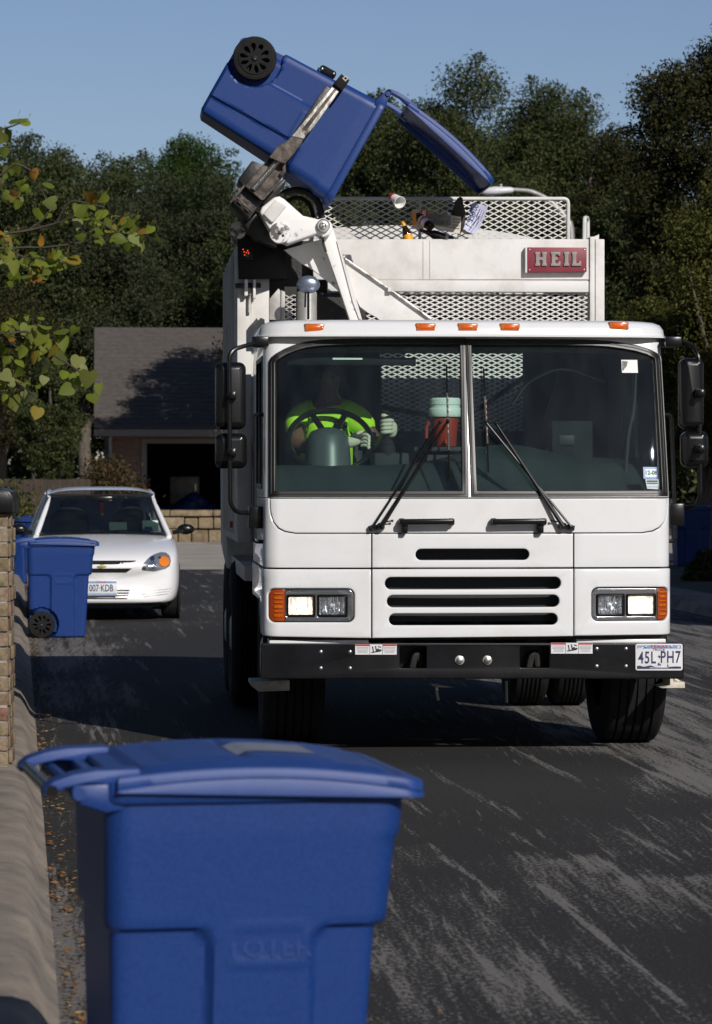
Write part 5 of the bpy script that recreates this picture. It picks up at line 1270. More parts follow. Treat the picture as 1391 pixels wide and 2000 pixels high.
def sheet(name, pts, y, m, parent=None, t=.004, bend=0.0, loc=None):
    P = [loc.inverted() @ Lw(u, v, y) if loc else Lw(u, v, y) for u, v in pts]
    me = flat_mesh([[(p.x, p.z) for p in P]], t); xs = [p.x for p in P]; x0, x1 = min(xs), max(xs); y0 = sum(p.y for p in P) / len(P)
    me = warp(me, lambda x, z, q: Vector((x, y0 - q + bend * math.sin(math.pi * (x - x0) / max(1e-4, x1 - x0)), z)), lin(x0, x1, 9)[1:-1])
    return link(name, me, m, parent)
def placed(name, label, cat, u, v, y):
    o = thing(name, label, cat, Lw(u, v, y)); return o, Matrix.Translation(Lw(u, v, y))
np_, m_ = placed('newspaper', 'folded newspaper with grey photograph and cream edges falling above the hopper', 'newspaper', 860, 430, 2.36)
sheet('front_page', [(806, 409), (815, 410), (838, 414), (901, 424), (899, 452), (853, 444), (815, 447), (805, 447)], 2.36, M['cream_paper'], np_, .010, .02, m_)
sheet('photograph', [(839, 415.5), (881, 422), (880.5, 440), (846, 437), (838, 424)], 2.345, M['grey_print'], np_, .002, .0, m_)
sheet('margin_strip', [(805, 413), (813, 413), (813, 439), (805, 440)], 2.345, M['orange_print'], np_, .002, 0, m_)
sheet('masthead', [(821, 410), (837, 413.5), (836, 423), (824, 421)], 2.344, M['red_print'], np_, .002, 0, m_)
sheet('lower_fold', [(850, 440), (899, 449), (898, 457), (852, 448)], 2.335, M['cream_paper'], np_, .006, .0, m_)
ln = MB()
for k in range(4): ln.bar(m_.inverted() @ Lw(884, 427 + k * 6, 2.338), m_.inverted() @ Lw(898, 429 + k * 6, 2.338), .004, .001, (0, 1, 0))
for k in range(6): ln.bar(m_.inverted() @ Lw(848 + 5.5 * k, 421 + .8 * k, 2.340), m_.inverted() @ Lw(848 + 5.5 * k, 436 + .5 * k, 2.340), .002, .001, (0, 1, 0))
ln.build('print_lines', M['grey_print'], np_)
for k, (a_, b__) in enumerate((((826, 413), (832, 414.5)), ((826, 413), (826, 417)), ((826, 417), (831, 417.5)), ((831, 417.5), (830, 421)), ((830, 421), (825, 420.5)))): 
    if k == 0: mk = MB()
    mk.bar(m_.inverted() @ Lw(*a_, 2.338), m_.inverted() @ Lw(*b__, 2.338), .006, .001, (0, 1, 0))
mk.build('masthead_mark', M['white_paper'], np_)
sc4, m_ = placed('crumpled_bag', 'dark brown crumpled pointed bag falling between the newspaper and the pale leaflet', 'bag', 895, 420, 2.40)
P = [m_.inverted() @ Lw(u, v, 2.40) for u, v in ((880, 422), (886, 404), (893, 388), (899, 384), (904, 387), (905, 400), (910, 416), (908, 438), (903, 452), (893, 463), (899, 440), (898, 424))]
me = flat_mesh([[(p.x, p.z) for p in P]], .05, .015); q = MB(); q.mesh(me)
for v in q.bm.verts: v.co = Vector((v.co.x, v.co.z - .02 + .015 * noise.noise(v.co * 30), v.co.y))
q.build('bag_skin', M['dark_cloth'], sc4)
lf, m_ = placed('paper_leaflet', 'pale lilac printed leaflet with a price falling in front of the mesh railing', 'leaflet', 928, 428, 2.44)
sheet('leaflet_page', [(934, 398), (943, 399), (953, 404), (947, 424), (937, 444), (926, 458), (912, 453), (903, 445), (909, 434), (921, 412)], 2.44, M['lilac_paper'], lf, .003, .03, m_)
sheet('leaflet_back', [(919, 404), (924, 396), (934, 397), (930, 402), (920, 412), (916, 412)], 2.45, M['navy'], lf, .003, 0, m_)
sheet('leaflet_back', [(903, 446), (912, 452), (926, 458), (912, 458), (903, 454)], 2.45, M['dark_cloth'], lf, .003, 0, m_)
tm = text_mesh('68.00', .052, .001, sx_=.8, bold=.0012); o_ = m_.inverted() @ Lw(925.5, 412, 2.415); an = R(62)
for w in tm.vertices: w.co = Vector((o_.x + w.co.x * math.cos(an) - w.co.y * math.sin(an), o_.y - w.co.z, o_.z + w.co.x * math.sin(an) + w.co.y * math.cos(an)))
link('leaflet_price', tm, M['navy'], lf)
ln = MB()
for (a_, b__, w) in (((938, 408), (930, 424), .006), ((936, 422), (924, 440), .005), ((946, 412), (938, 432), .003), ((942, 410), (933, 430), .0025), ((917, 428), (922, 431), .008), ((914, 440), (922, 446), .004), ((928, 444), (936, 432), .003), ((910, 440), (918, 426), .0025)):
    ln.bar(m_.inverted() @ Lw(*a_, 2.408), m_.inverted() @ Lw(*b__, 2.408), w, .001, (0, 1, 0))
ln.build('leaflet_print', M['navy'], lf)

# ------------------------------------------------------------------ parked cars
def bake_sub(o, lv=2):
    md = o.modifiers.new("s", 'SUBSURF'); md.levels = md.render_levels = lv
    dg = bpy.context.evaluated_depsgraph_get(); dg.update()
    me = bpy.data.meshes.new_from_object(o.evaluated_get(dg)); o.modifiers.clear(); old = o.data
    mm = old.materials[0]; o.data = me; me.materials.clear(); me.materials.append(mm); bpy.data.meshes.remove(old)
    me.polygons.foreach_set('use_smooth', [True] * len(me.polygons)); return o
CX, CY = -2.79, 37.0
CMX = Matrix.Translation((CX, CY, 0)) @ Matrix.Rotation(RANG, 4, 'Z'); CMI = CMX.inverted()
_co = CMI @ Vector((0, 0, EH)); _c3 = CMI.to_3x3()
def Cp(u, v, y):
    d = _c3 @ Vector(((u - CU) / F, 1, -(v - HV) / F)); return _co + d * ((y - _co.y) / d.y)
def make_car(label):
    root = thing('parked_car', label, 'car', (CX, CY, 0), RANG)
    ST = [  # y, bow, zb, xb, zm, xm, zs, xs, ze, xe, zc
        (-.02, .18, .27, .60, .42, .66, .52, .64, .57, .52, .585), (.00, .18, .20, .70, .40, .745, .58, .725, .645, .60, .655),
        (.10, .17, .185, .775, .40, .815, .64, .795, .725, .67, .735), (.38, .12, .19, .815, .43, .850, .71, .835, .815, .71, .825), (.85, .06, .20, .835, .46, .865, .78, .85, .89, .735, .905),
        (1.22, .05, .20, .84, .47, .868, .83, .855, .935, .75, .965), (1.8, 0, .20, .845, .48, .87, .86, .855, .945, .77, .965), (2.7, 0, .20, .845, .48, .87, .88, .855, .955, .77, .97), (3.5, 0, .21, .84, .50, .865, .89, .85, .965, .75, .985),
        (4.1, 0, .24, .81, .52, .84, .88, .82, .98, .70, 1.0), (4.45, -.06, .30, .74, .55, .77, .84, .75, .94, .63, .96), (4.50, -.06, .36, .66, .56, .70, .80, .68, .88, .55, .89)]
    m = MB(); rows = []
    for (y, bow, zb, xb, zm, xm, zs, xs, ze, xe, zc) in ST:
        half = [(0, zb), (xb * .55, zb), (xb * .92, zb), (xb, zb + .05), (xm, zm), (xs, zs), ((xs * .8 + xe * .2), zs + (ze - zs) * .6), (xe, ze), (xe * .55, (ze + zc * 2) / 3), (0, zc)]
        full = half + [(-x, z) for x, z in half[-2:0:-1]]
        rows.append([m.bm.verts.new((x, y + bow * x * x / .5, z)) for x, z in full])
    n = len(rows[0])
    for A, B in zip(rows, rows[1:]):
        for j in range(n): m.bm.faces.new((A[j], A[(j + 1) % n], B[(j + 1) % n], B[j]))
    m.bm.faces.new(rows[0][::-1]); m.bm.faces.new(rows[-1])
    body = bake_sub(m.build('body', M['car_white'], root))
    bm = bmesh.new(); bm.from_mesh(body.data); bv = BVHTree.FromBMesh(bm)
    def patch(name, px, mm, off=.006, t=.008, par=root, mirror=False, z_cuts=True, isxz=False):
        pts = px if isxz else [(Cp(u, v, .12).x, Cp(u, v, .12).z) for u, v in px]
        if mirror: pts = [(-x, z) for x, z in pts]
        me = flat_mesh([pts], t); xs = [p[0] for p in pts]; zs2 = [p[1] for p in pts]
        def f(x, z, q):
            h = bv.ray_cast(Vector((x, -3, z)), Vector((0, 1, 0))); y = h[0].y if h[0] is not None else .3
            return Vector((x, y - off + t - q, z))
        nx = max(3, int((max(xs) - min(xs)) / .035)); nz2 = max(3, int((max(zs2) - min(zs2)) / .035))
        me = warp(me, f, lin(min(xs), max(xs), nx)[1:-1], lin(min(zs2), max(zs2), nz2)[1:-1]); return link(name, me, mm, par)
    uc = 198.0
    def sym(pts): return pts + [(2 * uc - u, v) for u, v in reversed(pts)]
    gr = patch('grille', sym([(uc - 67, 1094.5), (uc - 62, 1104), (uc - 56, 1112), (uc - 48, 1118)]), M['dark_void'], .004)
    patch('grille_bar', sym([(uc - 63, 1102), (uc - 59, 1109.5)]), M['car_white'], .014, .012, gr)
    patch('emblem', [(uc - 9, 1108), (uc - 8, 1104.5), (uc - 2.5, 1104.5), (uc - 2.5, 1102), (uc + 4, 1102), (uc + 4, 1104), (uc + 9.5, 1104), (uc + 8.5, 1107.5), (uc + 3, 1107.5), (uc + 2, 1110), (uc - 4, 1110), (uc - 3.5, 1108)], mat('gold', (.42, .34, .14), .3, .6), .022, .008, gr)
    for k in range(4):
        patch('lower_slot', sym([(uc - 55 + 1.8 * k, 1151.5 + 5.2 * k), (uc - 54.5 + 1.8 * k, 1153.8 + 5.2 * k)]), M['dark_void'], .004, .005)
    patch('bumper_lip', sym([(uc - 120, 1178), (uc - 112, 1186)]), M['black_plastic'], .01, .02)
    for mir in (False, True):
        for k in range(3): patch('bumper_crease', [(275 + k * 2, 1154.5 + 5 * k), (333 - k * 3, 1149.5 + 5 * k), (333 - k * 3, 1151 + 5 * k), (275 + k * 2, 1156 + 5 * k)], M['galv'], .003, .004, root, mir)
        hl = patch('headlight', [(276, 1113), (280, 1100), (288, 1091), (301, 1083), (315, 1079), (325, 1080), (332, 1086), (334, 1096), (331, 1106), (323, 1111), (300, 1116)], M['lamp_silver'], .006, .008, root, mir)
        patch('turn_lamp', circ(320.5, 1096.5, 10.3, 20), M['car_amber'], .016, .010, hl, mir)
        patch('lamp_lens', circ(297, 1103, 8.5, 18), M['reflector'], .016, .010, hl, mir)
        patch('lamp_lens', circ(297, 1090.5, 5, 14), M['chrome'], .014, .008, hl, mir)
        patch('lamp_lens', circ(281, 1109, 4, 12), M['chrome'], .014, .008, hl, mir)
        patch('lamp_lens', circ(312, 1089, 2.5, 12), M['chrome'], .018, .008, hl, mir)
    # number plate
    PYc = -.035
    a, b_ = Cp(uc - 31, 1163, PYc), Cp(uc + 31, 1134, PYc)
    q = MB(); q.bb((a.x, PYc, a.z), (b_.x, PYc + .006, b_.z)); pl = q.build('licence_plate', M['plate_white'], root, bev=.001)
    q = MB(); q.bb((a.x + .008, PYc - .001, b_.z - .030), (b_.x - .008, PYc, b_.z - .006)); q.build('plate_sky', M['plate_sky'], pl)
    q = MB(); q.bb((a.x + .008, PYc - .001, a.z + .006), (b_.x - .008, PYc, a.z + .022)); q.build('plate_hills', M['plate_sky'], pl)
    def ct(t, x, z, s, mm, nm, bold=0.0, sxx=.7):
        me = text_mesh(t, s, .0006, sx_=sxx, bold=bold)
        for w in me.vertices: w.co = Vector((x + w.co.x, PYc - .0012 - w.co.z, z + w.co.y))
        link(nm, me, mm, pl)
    xm = (a.x + b_.x) / 2; zm_ = (a.z + b_.z) / 2
    ct('TEXAS', xm, b_.z - .017, .028, M['red_ink'], 'plate_state', .0005, 1.2)
    ct('007·KDB', xm, zm_ - .004, .108, M['navy'], 'plate_number', .0015, .66)
    # glasshouse
    def gp_(x, t):                                   # windscreen surface, t 0 at the cowl .. 1 at the header
        hw = .755 + (.585 - .755) * t
        return Vector((hw * x, 1.20 + .78 * t + .10 * x * x * (1 - .3 * t), .955 + .455 * t - .02 * x * x))
    q = MB(); q.grid(lambda u, v: gp_((2 * u - 1) * .985, .02 + .96 * v), 24, 10); q.build('windscreen', M['car_glass'], root, smooth=60)
    def side(s, y, z):
        t = (z - .95) / .46; return Vector((s * (.765 + (.60 - .765) * t), y, z))
    for s in (-1, 1):
        q = MB(); q.grid(lambda u, v: side(s, (1.45 + .70 * v) + (2.0 - .45 * v) * u, .96 + .42 * v), 8, 5); q.build('side_window', M['car_glass'], root, smooth=60)
        q = MB(); q.tube([gp_(s * 1.0, t) + Vector((0, .01, 0)) for t in lin(-.03, .97, 8)], [.030, .034, .034, .032, .031, .028, .022, .008], 10)
        q.tube([side(s, 2.08, 1.385), side(s, 2.25, 1.40), side(s, 2.9, 1.43), side(s, 3.35, 1.38)], [.012, .03, .035, .035], 10); q.tube([side(s, 2.62, .95), side(s, 2.68, 1.40)], .032, 8); q.tube([side(s, 3.30, 1.40), side(s, 3.75, 1.15), side(s, 3.95, .96)], [.04, .06, .06], 10)
        q.build('pillar', M['car_white'], root, smooth=60)
        q = MB(); q.ball((s * .955, 1.42, 1.005), .10, (1.0, .5, .62), sub=3); q.bar((s * .80, 1.42, .965), (s * .90, 1.42, .985), .05, .05); q.build('door_mirror', M['black_plastic'], root, smooth=60)
    q = MB(); q.grid(lambda u, v: Vector(((2 * u - 1) * .615, 1.95 + .10 * (2 * u - 1) ** 2 * (1 - v) + 1.4 * v, 1.395 + .10 * math.sin(math.pi * min(1, .22 + .6 * v)) * (1 - .45 * (2 * u - 1) ** 4) - .025 * (2 * u - 1) ** 6)), 24, 12); q.build('roof', M['car_white'], root, smooth=60)
    q = MB(); q.grid(lambda u, v: Vector(((2 * u - 1) * (.60 + .1 * v), 3.32 + .62 * v, 1.40 - .42 * v)), 8, 6); q.build('rear_window', M['car_glass'], root)
    sl = MB(); sl.grid(lambda u, v: gp_((2 * u - 1) * .99, .955 + .04 * v) + Vector((0, -.002, .002)), 20, 3); sl.build('screen_band', M['ink'], root)
    q = MB()
    for x in (-.36, .36): q.ball((x, 2.35, 1.02), .25, (1, .4, 1.05)); q.ball((x, 2.42, 1.27), .12, (1, .5, .8))
    q.bb((-.74, 1.32, .93), (.74, 1.65, .965)); q.build('car_seats', M['seat'], root, smooth=50)
    q = MB(); q.tube([Vector((.33 + .17 * math.cos(t), 1.72 + .06 * math.sin(t), 1.0 + .15 * math.sin(t))) for t in [2 * math.pi * k / 28 for k in range(28)]], .014, 8, closed=True); q.build('steering_wheel', M['seat_grey'], root)
    q = MB(); q.grid(lambda u, v: Vector((.08 + .20 * u, 1.42 + .15 * v, .985 + .10 * v)), 3, 3); q.grid(lambda u, v: Vector((.46 + .18 * u, 1.42 + .12 * v, .985 + .12 * v)), 3, 3); q.each('dash_paper', M['sticker_pale'], root)
    q = MB(); q.grid(lambda u, v: gp_(.66 + .12 * u, .10 + .10 * v) + Vector((0, .006, 0)), 3, 3); q.build('screen_sticker', M['sticker_blue'], root)
    q = MB(); q.bb((.0 - .13, 1.86, 1.335), (.13, 1.90, 1.385)); q.build('rear_view_mirror', M['black_plastic'], root, bev=.015)
    q = MB()
    for s in (-1, 1): q.bar((s * .10 - .12, 1.28, .985), (s * .35 - .05, 1.33, .998), .012, .012)
    q.each('wiper', M['black_paint'], root)
    for s in (-1, 1):
        for y in (.82, 3.42):
            w = MB(); w.lathe([(.20, 0), (.27, -.005), (.305, .01), (.312, .04), (.312, .15), (.305, .18), (.27, .195), (.20, .19)], (s * .845 - s * .19, y, .312), (s, 0, 0), 36); tw = w.build('wheel', M['rubber'], root, smooth=35)
            w = MB(); w.lathe([(.20, .17), (.19, .188), (.06, .178), (.04, .19), (.001, .192)], (s * .845 - s * .19, y, .312), (s, 0, 0), 28)
            for k in range(7): a_ = 2 * math.pi * k / 7; w.bar((s * .845 - s * .002, y + .05 * math.cos(a_), .312 + .05 * math.sin(a_)), (s * .845 - s * .002, y + .19 * math.cos(a_), .312 + .19 * math.sin(a_)), .05, .015, (1, 0, 0))
            w.build('rim', M['galv'], tw)
            w = MB(); w.lathe([(.335, 0), (.335, .022)], (s * .845 - s * .02, y, .32), (s, 0, 0), 36); 
            ar = w.build('wheel_arch', M['dark_void'], root)
    q = MB(); q.bb((-.70, .35, .17), (.70, 4.2, .30)); q.build('underbody', M['under_dark'], root)
    bm.free(); return root
car = make_car('white four-door saloon parked facing the camera at the left kerb behind the second blue bin')
fre = thing('air_freshener', 'small red tassel hanging in the white car windscreen', 'air freshener', CMX @ Vector((0.0, 1.95, 1.335)), RANG)
q = MB(); q.lathe([(.004, .02), (.02, .0), (.035, -.05), (.032, -.12), (.02, -.15)], (0, 0, 0), (0, 0, 1), 10); q.build('tassel', M['red_print'], fre)
q = MB(); q.ball((.01, -.02, -.165), .022); q.build('tassel_bead', M['yellow_label'], fre)
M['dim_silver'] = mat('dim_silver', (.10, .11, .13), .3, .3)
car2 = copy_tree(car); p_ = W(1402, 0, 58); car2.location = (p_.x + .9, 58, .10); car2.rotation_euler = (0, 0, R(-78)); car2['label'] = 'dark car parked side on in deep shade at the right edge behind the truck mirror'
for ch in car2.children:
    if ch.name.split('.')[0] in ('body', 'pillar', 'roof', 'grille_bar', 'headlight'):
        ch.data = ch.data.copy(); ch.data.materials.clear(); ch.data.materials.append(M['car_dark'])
car.scale = (1.01, 1, 1); fre.location.z += .0
car['group'] = car2['group'] = 'cars parked along the street'
# ------------------------------------------------------------------ brick mailbox pillar at the left edge
M['brick_tan'] = leaf_mat('brick_tan', [(.22, .172, .108), (.27, .215, .14), (.19, .145, .09), (.24, .185, .12), (.22, .12, .09), (.28, .225, .155)], 0.0, .85)
def roughen(m, scale, amt, bump):
    nt = m.node_tree; nd, lk = nt.nodes, nt.links; p = nd["Principled BSDF"]
    tc = nd.new("ShaderNodeTexCoord"); n = nd.new("ShaderNodeTexNoise"); n.inputs['Scale'].default_value = scale; n.inputs['Detail'].default_value = 8; n.inputs['Roughness'].default_value = .7
    lk.new(tc.outputs['Object'], n.inputs['Vector']); r = ramp(nd, [(.3, (1 - amt,) * 3), (.7, (1 + amt * .5,) * 3)]); lk.new(n.outputs[0], r.inputs[0])
    old = p.inputs['Base Color'].links[0].from_socket; mx = nd.new("ShaderNodeMix"); mx.data_type = 'RGBA'; mx.blend_type = 'MULTIPLY'; mx.inputs[0].default_value = 1
    lk.new(old, mx.inputs[6]); lk.new(r.outputs[0], mx.inputs[7]); lk.new(mx.outputs[2], p.inputs['Base Color'])
    b = nd.new("ShaderNodeBump"); b.inputs['Strength'].default_value = bump; b.inputs['Distance'].default_value = .01; lk.new(n.outputs[0], b.inputs['Height']); lk.new(b.outputs[0], p.inputs['Normal'])
roughen(M['brick_tan'], 22, .6, .8)
M['mortar'] = mat('mortar', (.34, .31, .27), .9, col2=(.22, .20, .17), scale=30, bump=.3)
def pillar():
    D = 17.0; xr = W(14, 0, D).x; z1 = W(0, 1003, D).z; wd = .46
    root = thing('mailbox_pillar', 'tan brick mailbox pillar at the left edge of the photo', 'brick pillar', (xr - wd / 2, D + wd / 2, .15), R(2))
    z1 -= .15; rnd = random.Random(5); b = MB(); ch = .0765; n = int(z1 / ch)
    for k in range(n + 1):
        z0 = z1 - (k + 1) * ch + .008
        if z0 < -.05: break
        off = .5 if k % 2 else 0
        for fx in range(4):
            for side in (0, 1, 2, 3):
                L0, L1 = (fx - 1 + off) * .155 - wd / 2 + .155 * .0, (fx + off) * .155 - wd / 2
                a0, a1 = max(L0, -wd / 2), min(L1, wd / 2)
                if a1 - a0 < .03: continue
                j = rnd.uniform(-.010, .010); t = .045
                a0 += .004; a1 -= .004
                if side == 0: b.bb((a0, -wd / 2 + j, z0), (a1, -wd / 2 + t, z0 + ch - .010))
                elif side == 1: b.bb((a0, wd / 2 - t, z0), (a1, wd / 2 + j, z0 + ch - .010))
                elif side == 2: b.bb((-wd / 2 + j, a0 + .05 if a0 < -wd / 2 + .02 else a0, z0), (-wd / 2 + t, a1 - .05 if a1 > wd / 2 - .02 else a1, z0 + ch - .010))
                else: b.bb((wd / 2 - t, a0 + .05 if a0 < -wd / 2 + .02 else a0, z0), (wd / 2 + j, a1 - .05 if a1 > wd / 2 - .02 else a1, z0 + ch - .010))
    b.build('brick_courses', M['brick_tan'], root, bev=.004)
    c = MB(); c.bb((-wd / 2 + .010, -wd / 2 + .010, -.1), (wd / 2 - .010, wd / 2 - .010, z1 - .004)); c.build('mortar_core', M['mortar'], root)
    mb = thing('mailbox', 'black metal mailbox set on the brick pillar, left edge of the photo', 'mailbox', (xr - wd / 2 + .02, D + wd / 2, .15 + z1 + .002), R(2))
    zt = W(0, 955, D).z - .15 - z1; hw = wd / 2 + .005
    q = MB(); q.prism([(-hw, 0), (hw, 0), (hw, zt * .62), (hw * .92, zt * .88), (hw * .7, zt), (-hw * .7, zt), (-hw * .92, zt * .88), (-hw, zt * .62)], lambda x, z, d: Vector((x, d, z)), -.26, .24); q.build('mailbox_shell', M['black_paint'], mb, bev=.006)
    q = MB(); q.prism([(-hw * .94, .006), (hw * .94, .006), (hw * .94, zt * .6), (hw * .85, zt * .85), (hw * .65, zt * .95), (-hw * .65, zt * .95), (-hw * .85, zt * .85), (-hw * .94, zt * .6)], lambda x, z, d: Vector((x, d, z)), -.275, -.262); q.build('mailbox_door', M['black_paint'], mb, bev=.004)
pillar()

# ------------------------------------------------------------------ house at the end of the street
M['shingle'] = mat('shingle', (.062, .053, .046), .9, col2=(.105, .092, .080), scale=2.2, lo=.35, hi=.7, bump=.5, bscale=16, stretch=(3, 3, 9))
M['brick_pink'] = mat('brick_pink', (.25, .165, .12), .9, col2=(.16, .10, .075), scale=4, bump=.4, bscale=12, stretch=(2, 2, 6))
M['trim'] = mat('trim', (.22, .20, .18), .7)
M['fence_wood'] = mat('fence_wood', (.030, .021, .015), .85, col2=(.055, .039, .028), scale=3, stretch=(8, 8, .6))
M['limestone'] = leaf_mat('limestone', [(.22, .165, .10), (.28, .22, .14), (.17, .125, .08), (.25, .20, .145)], 0.0, .9)
roughen(M['limestone'], 7, .5, .6)
HD = 87.0
def house():
    x0, x1 = W(185, 0, HD).x, W(185, 0, HD).x + 13.5
    ze, yr, zr = W(0, 838, HD).z, HD + 4.6, W(0, 643, HD + 4.6).z
    root = thing('house', 'brown-roofed brick house with open dark garage at the end of the street', 'house', (x0 + 5, HD, 0))
    bx = x0 + 5
    def T(x, y, z): return Vector((x - bx, y - HD, z))
    r = MB()
    for k in range(24):                               # shingle courses as low steps
        t0, t1 = k / 24, (k + 1) / 24 + .006
        p = lambda x, t, e: T(x, HD + (yr - HD) * t, ze + (zr - ze) * t + e)
        a, b_, c, d = p(x0, t0, .05), p(x1, t0, .05), p(x1, t1, .02), p(x0, t1, .02)
        vs = [r.bm.verts.new(q) for q in (a, b_, c, d)] + [r.bm.verts.new(q - Vector((0, 0, .09))) for q in (a, b_, c, d)]
        for f in ((0, 1, 2, 3), (7, 6, 5, 4), (0, 4, 5, 1), (1, 5, 6, 2), (2, 6, 7, 3), (3, 7, 4, 0)): r.bm.faces.new([vs[i] for i in f])
    back = [T(x0, yr, zr + .03), T(x1, yr, zr + .03), T(x1, yr + 4.6, ze), T(x0, yr + 4.6, ze)]
    vs = [r.bm.verts.new(q) for q in back] + [r.bm.verts.new(q - Vector((0, 0, .12))) for q in back]
    for f in ((0, 1, 2, 3), (7, 6, 5, 4), (0, 4, 5, 1), (1, 5, 6, 2), (2, 6, 7, 3), (3, 7, 4, 0)): r.bm.faces.new([vs[i] for i in f])
    r.build('roof', M['shingle'], root, smooth=0)
    wx0 = W(218, 0, HD).x; gx0, gx1 = W(288, 0, HD).x, W(288, 0, HD).x + 4.9; gz = W(0, 866, HD).z
    yw = HD + .55
    w = MB()
    w.bb(T(wx0, yw, 0), T(gx0, yw + .25, ze - .02)); w.bb(T(gx1, yw, 0), T(x1 - .4, yw + .25, ze - .02)); w.bb(T(gx0, yw, gz), T(gx1, yw + .25, ze - .02)); w.bb(T(wx0, yw + .25, 0), T(wx0 + .25, yw + 8, ze - .02)); w.bb(T(x1 - .65, yw + .25, 0), T(x1 - .4, yw + 8, ze - .02)); w.bb(T(wx0 + .25, yw + 7.75, 0), T(x1 - .65, yw + 8, ze - .02))
    w.build('wall', M['brick_pink'], root)
    w = MB(); w.prism([(HD + .2 - HD, ze - .02), (HD + 9.0 - HD, ze - .02), (yr - HD, zr - .1)], lambda y, z, d: Vector((d, y, z)), wx0 - bx + .05, wx0 - bx + .2); w.build('gable', M['trim'], root)
    w = MB(); w.bb(T(x0, HD - .03, ze - .19), T(x1, HD + .02, ze - .015)); w.bb(T(x0, HD + .03, ze - .19), T(x1, yw - .01, ze - .15)); w.build('fascia', M['trim'], root)
    w = MB(); w.bb(T(gx0 - .14, yw - .03, 0), T(gx0 - .003, yw - .003, gz + .12)); w.bb(T(gx1 + .003, yw - .03, 0), T(gx1 + .14, yw - .003, gz + .12)); w.bb(T(gx0, yw - .03, gz + .003), T(gx1, yw - .003, gz + .12)); w.build('garage_frame', M['trim'], root)
    w = MB(); w.tube([T(W(217, 0, HD).x, yw - .06, ze - .2), T(W(217, 0, HD).x, yw - .06, .1)], .045, 8); w.build('downpipe', M['galv'], root)
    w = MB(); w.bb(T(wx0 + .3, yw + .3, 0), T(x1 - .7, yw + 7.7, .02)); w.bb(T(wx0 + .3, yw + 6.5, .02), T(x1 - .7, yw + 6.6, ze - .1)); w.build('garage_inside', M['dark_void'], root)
    root.rotation_euler = (0, 0, R(4.4)); return gx0, yw
gx0, gyw = house()
tp = thing('tarp_heap', 'blue tarpaulin heap inside the dark garage of the brick house', 'tarpaulin', (W(365, 0, HD + 4).x, HD + 4.2, .02))
q = MB()
for x, z, s in ((0, .55, .55), (.5, .45, .45), (-.5, .4, .45), (.2, .8, .35)): q.ball((x, 0, z), s, (1, .6, .8), sub=3)
for v in q.bm.verts: v.co += Vector((noise.noise(v.co * 3), noise.noise(v.co * 3 + Vector((9, 0, 0))), noise.noise(v.co * 3 + Vector((0, 7, 0))))) * .12; v.co.z = max(0, v.co.z)
q.build('tarpaulin', M['blue'], tp, smooth=60)
fz = thing('chest_freezer', 'pale appliance standing in the back of the dark garage', 'appliance', (W(362, 0, HD + 6).x, HD + 5.8, .02))
q = MB(); q.bb((-.4, -.3, 0), (.4, .3, 1.55)); q.build('cabinet', M['galv'], fz, bev=.03); q = MB(); q.bb((-.4, -.34, 1.0), (.4, -.302, 1.5)); q.build('cabinet_door', M['galv'], fz, bev=.01); q = MB(); q.bb((.3, -.37, 1.05), (.33, -.345, 1.35)); q.build('handle', M['chrome'], fz)
# low limestone wall before the house
def stone_wall():
    D = 80.0; a, b_ = W(285, 0, D).x, W(285, 0, D).x + 7.0; zt = W(0, 996, D).z
    root = thing('stone_wall', 'low tan limestone wall in front of the brick house garage', 'stone wall', ((a + b_) / 2, D, 0)); cx = (a + b_) / 2
    rnd = random.Random(8); q = MB(); x = a
    rows = [(0, zt * .42), (zt * .43, zt * .80)]
    for z0, z1 in rows:
        x = a - rnd.random() * .3
        while x < b_:
            w = rnd.uniform(.25, .6); q.bb((x - cx, -.2 + rnd.uniform(-.03, .03), z0), (x + w - .025 - cx, .2, z1 - .02 + rnd.uniform(-.02, .01))); x += w
    x = a - .1
    while x < b_: w = rnd.uniform(.7, 1.1); q.bb((x - cx, -.26, zt * .81), (x + w - .015 - cx, .24, zt)); x += w
    q.build('stone_blocks', M['limestone'], root, bev=.025)
    q = MB(); q.bb((a - cx, -.12, 0), (b_ - cx, .15, zt * .8)); q.build('wall_core', M['dark_void'], root)
stone_wall()
def fence():
    D = 76.0; a, b_ = W(-40, 0, D).x, W(176, 0, D).x; zt = W(0, 936, D).z
    root = thing('wooden_fence', 'dark brown board fence in the shade behind the white car', 'fence', ((a + b_) / 2, D, .1)); cx = (a + b_) / 2
    q = MB(); x = a; rnd = random.Random(2)
    while x < b_: q.bb((x - cx, 0, 0), (x + .135 - cx, .02, zt - .1 + rnd.uniform(-.015, .015))); x += .142
    q.build('boards', M['fence_wood'], root)
    q = MB(); q.bb((a - cx, .022, .3), (b_ - cx, .06, .4)); q.bb((a - cx, .022, 1.1), (b_ - cx, .06, 1.2)); q.build('rails', M['fence_wood'], root)
fence()
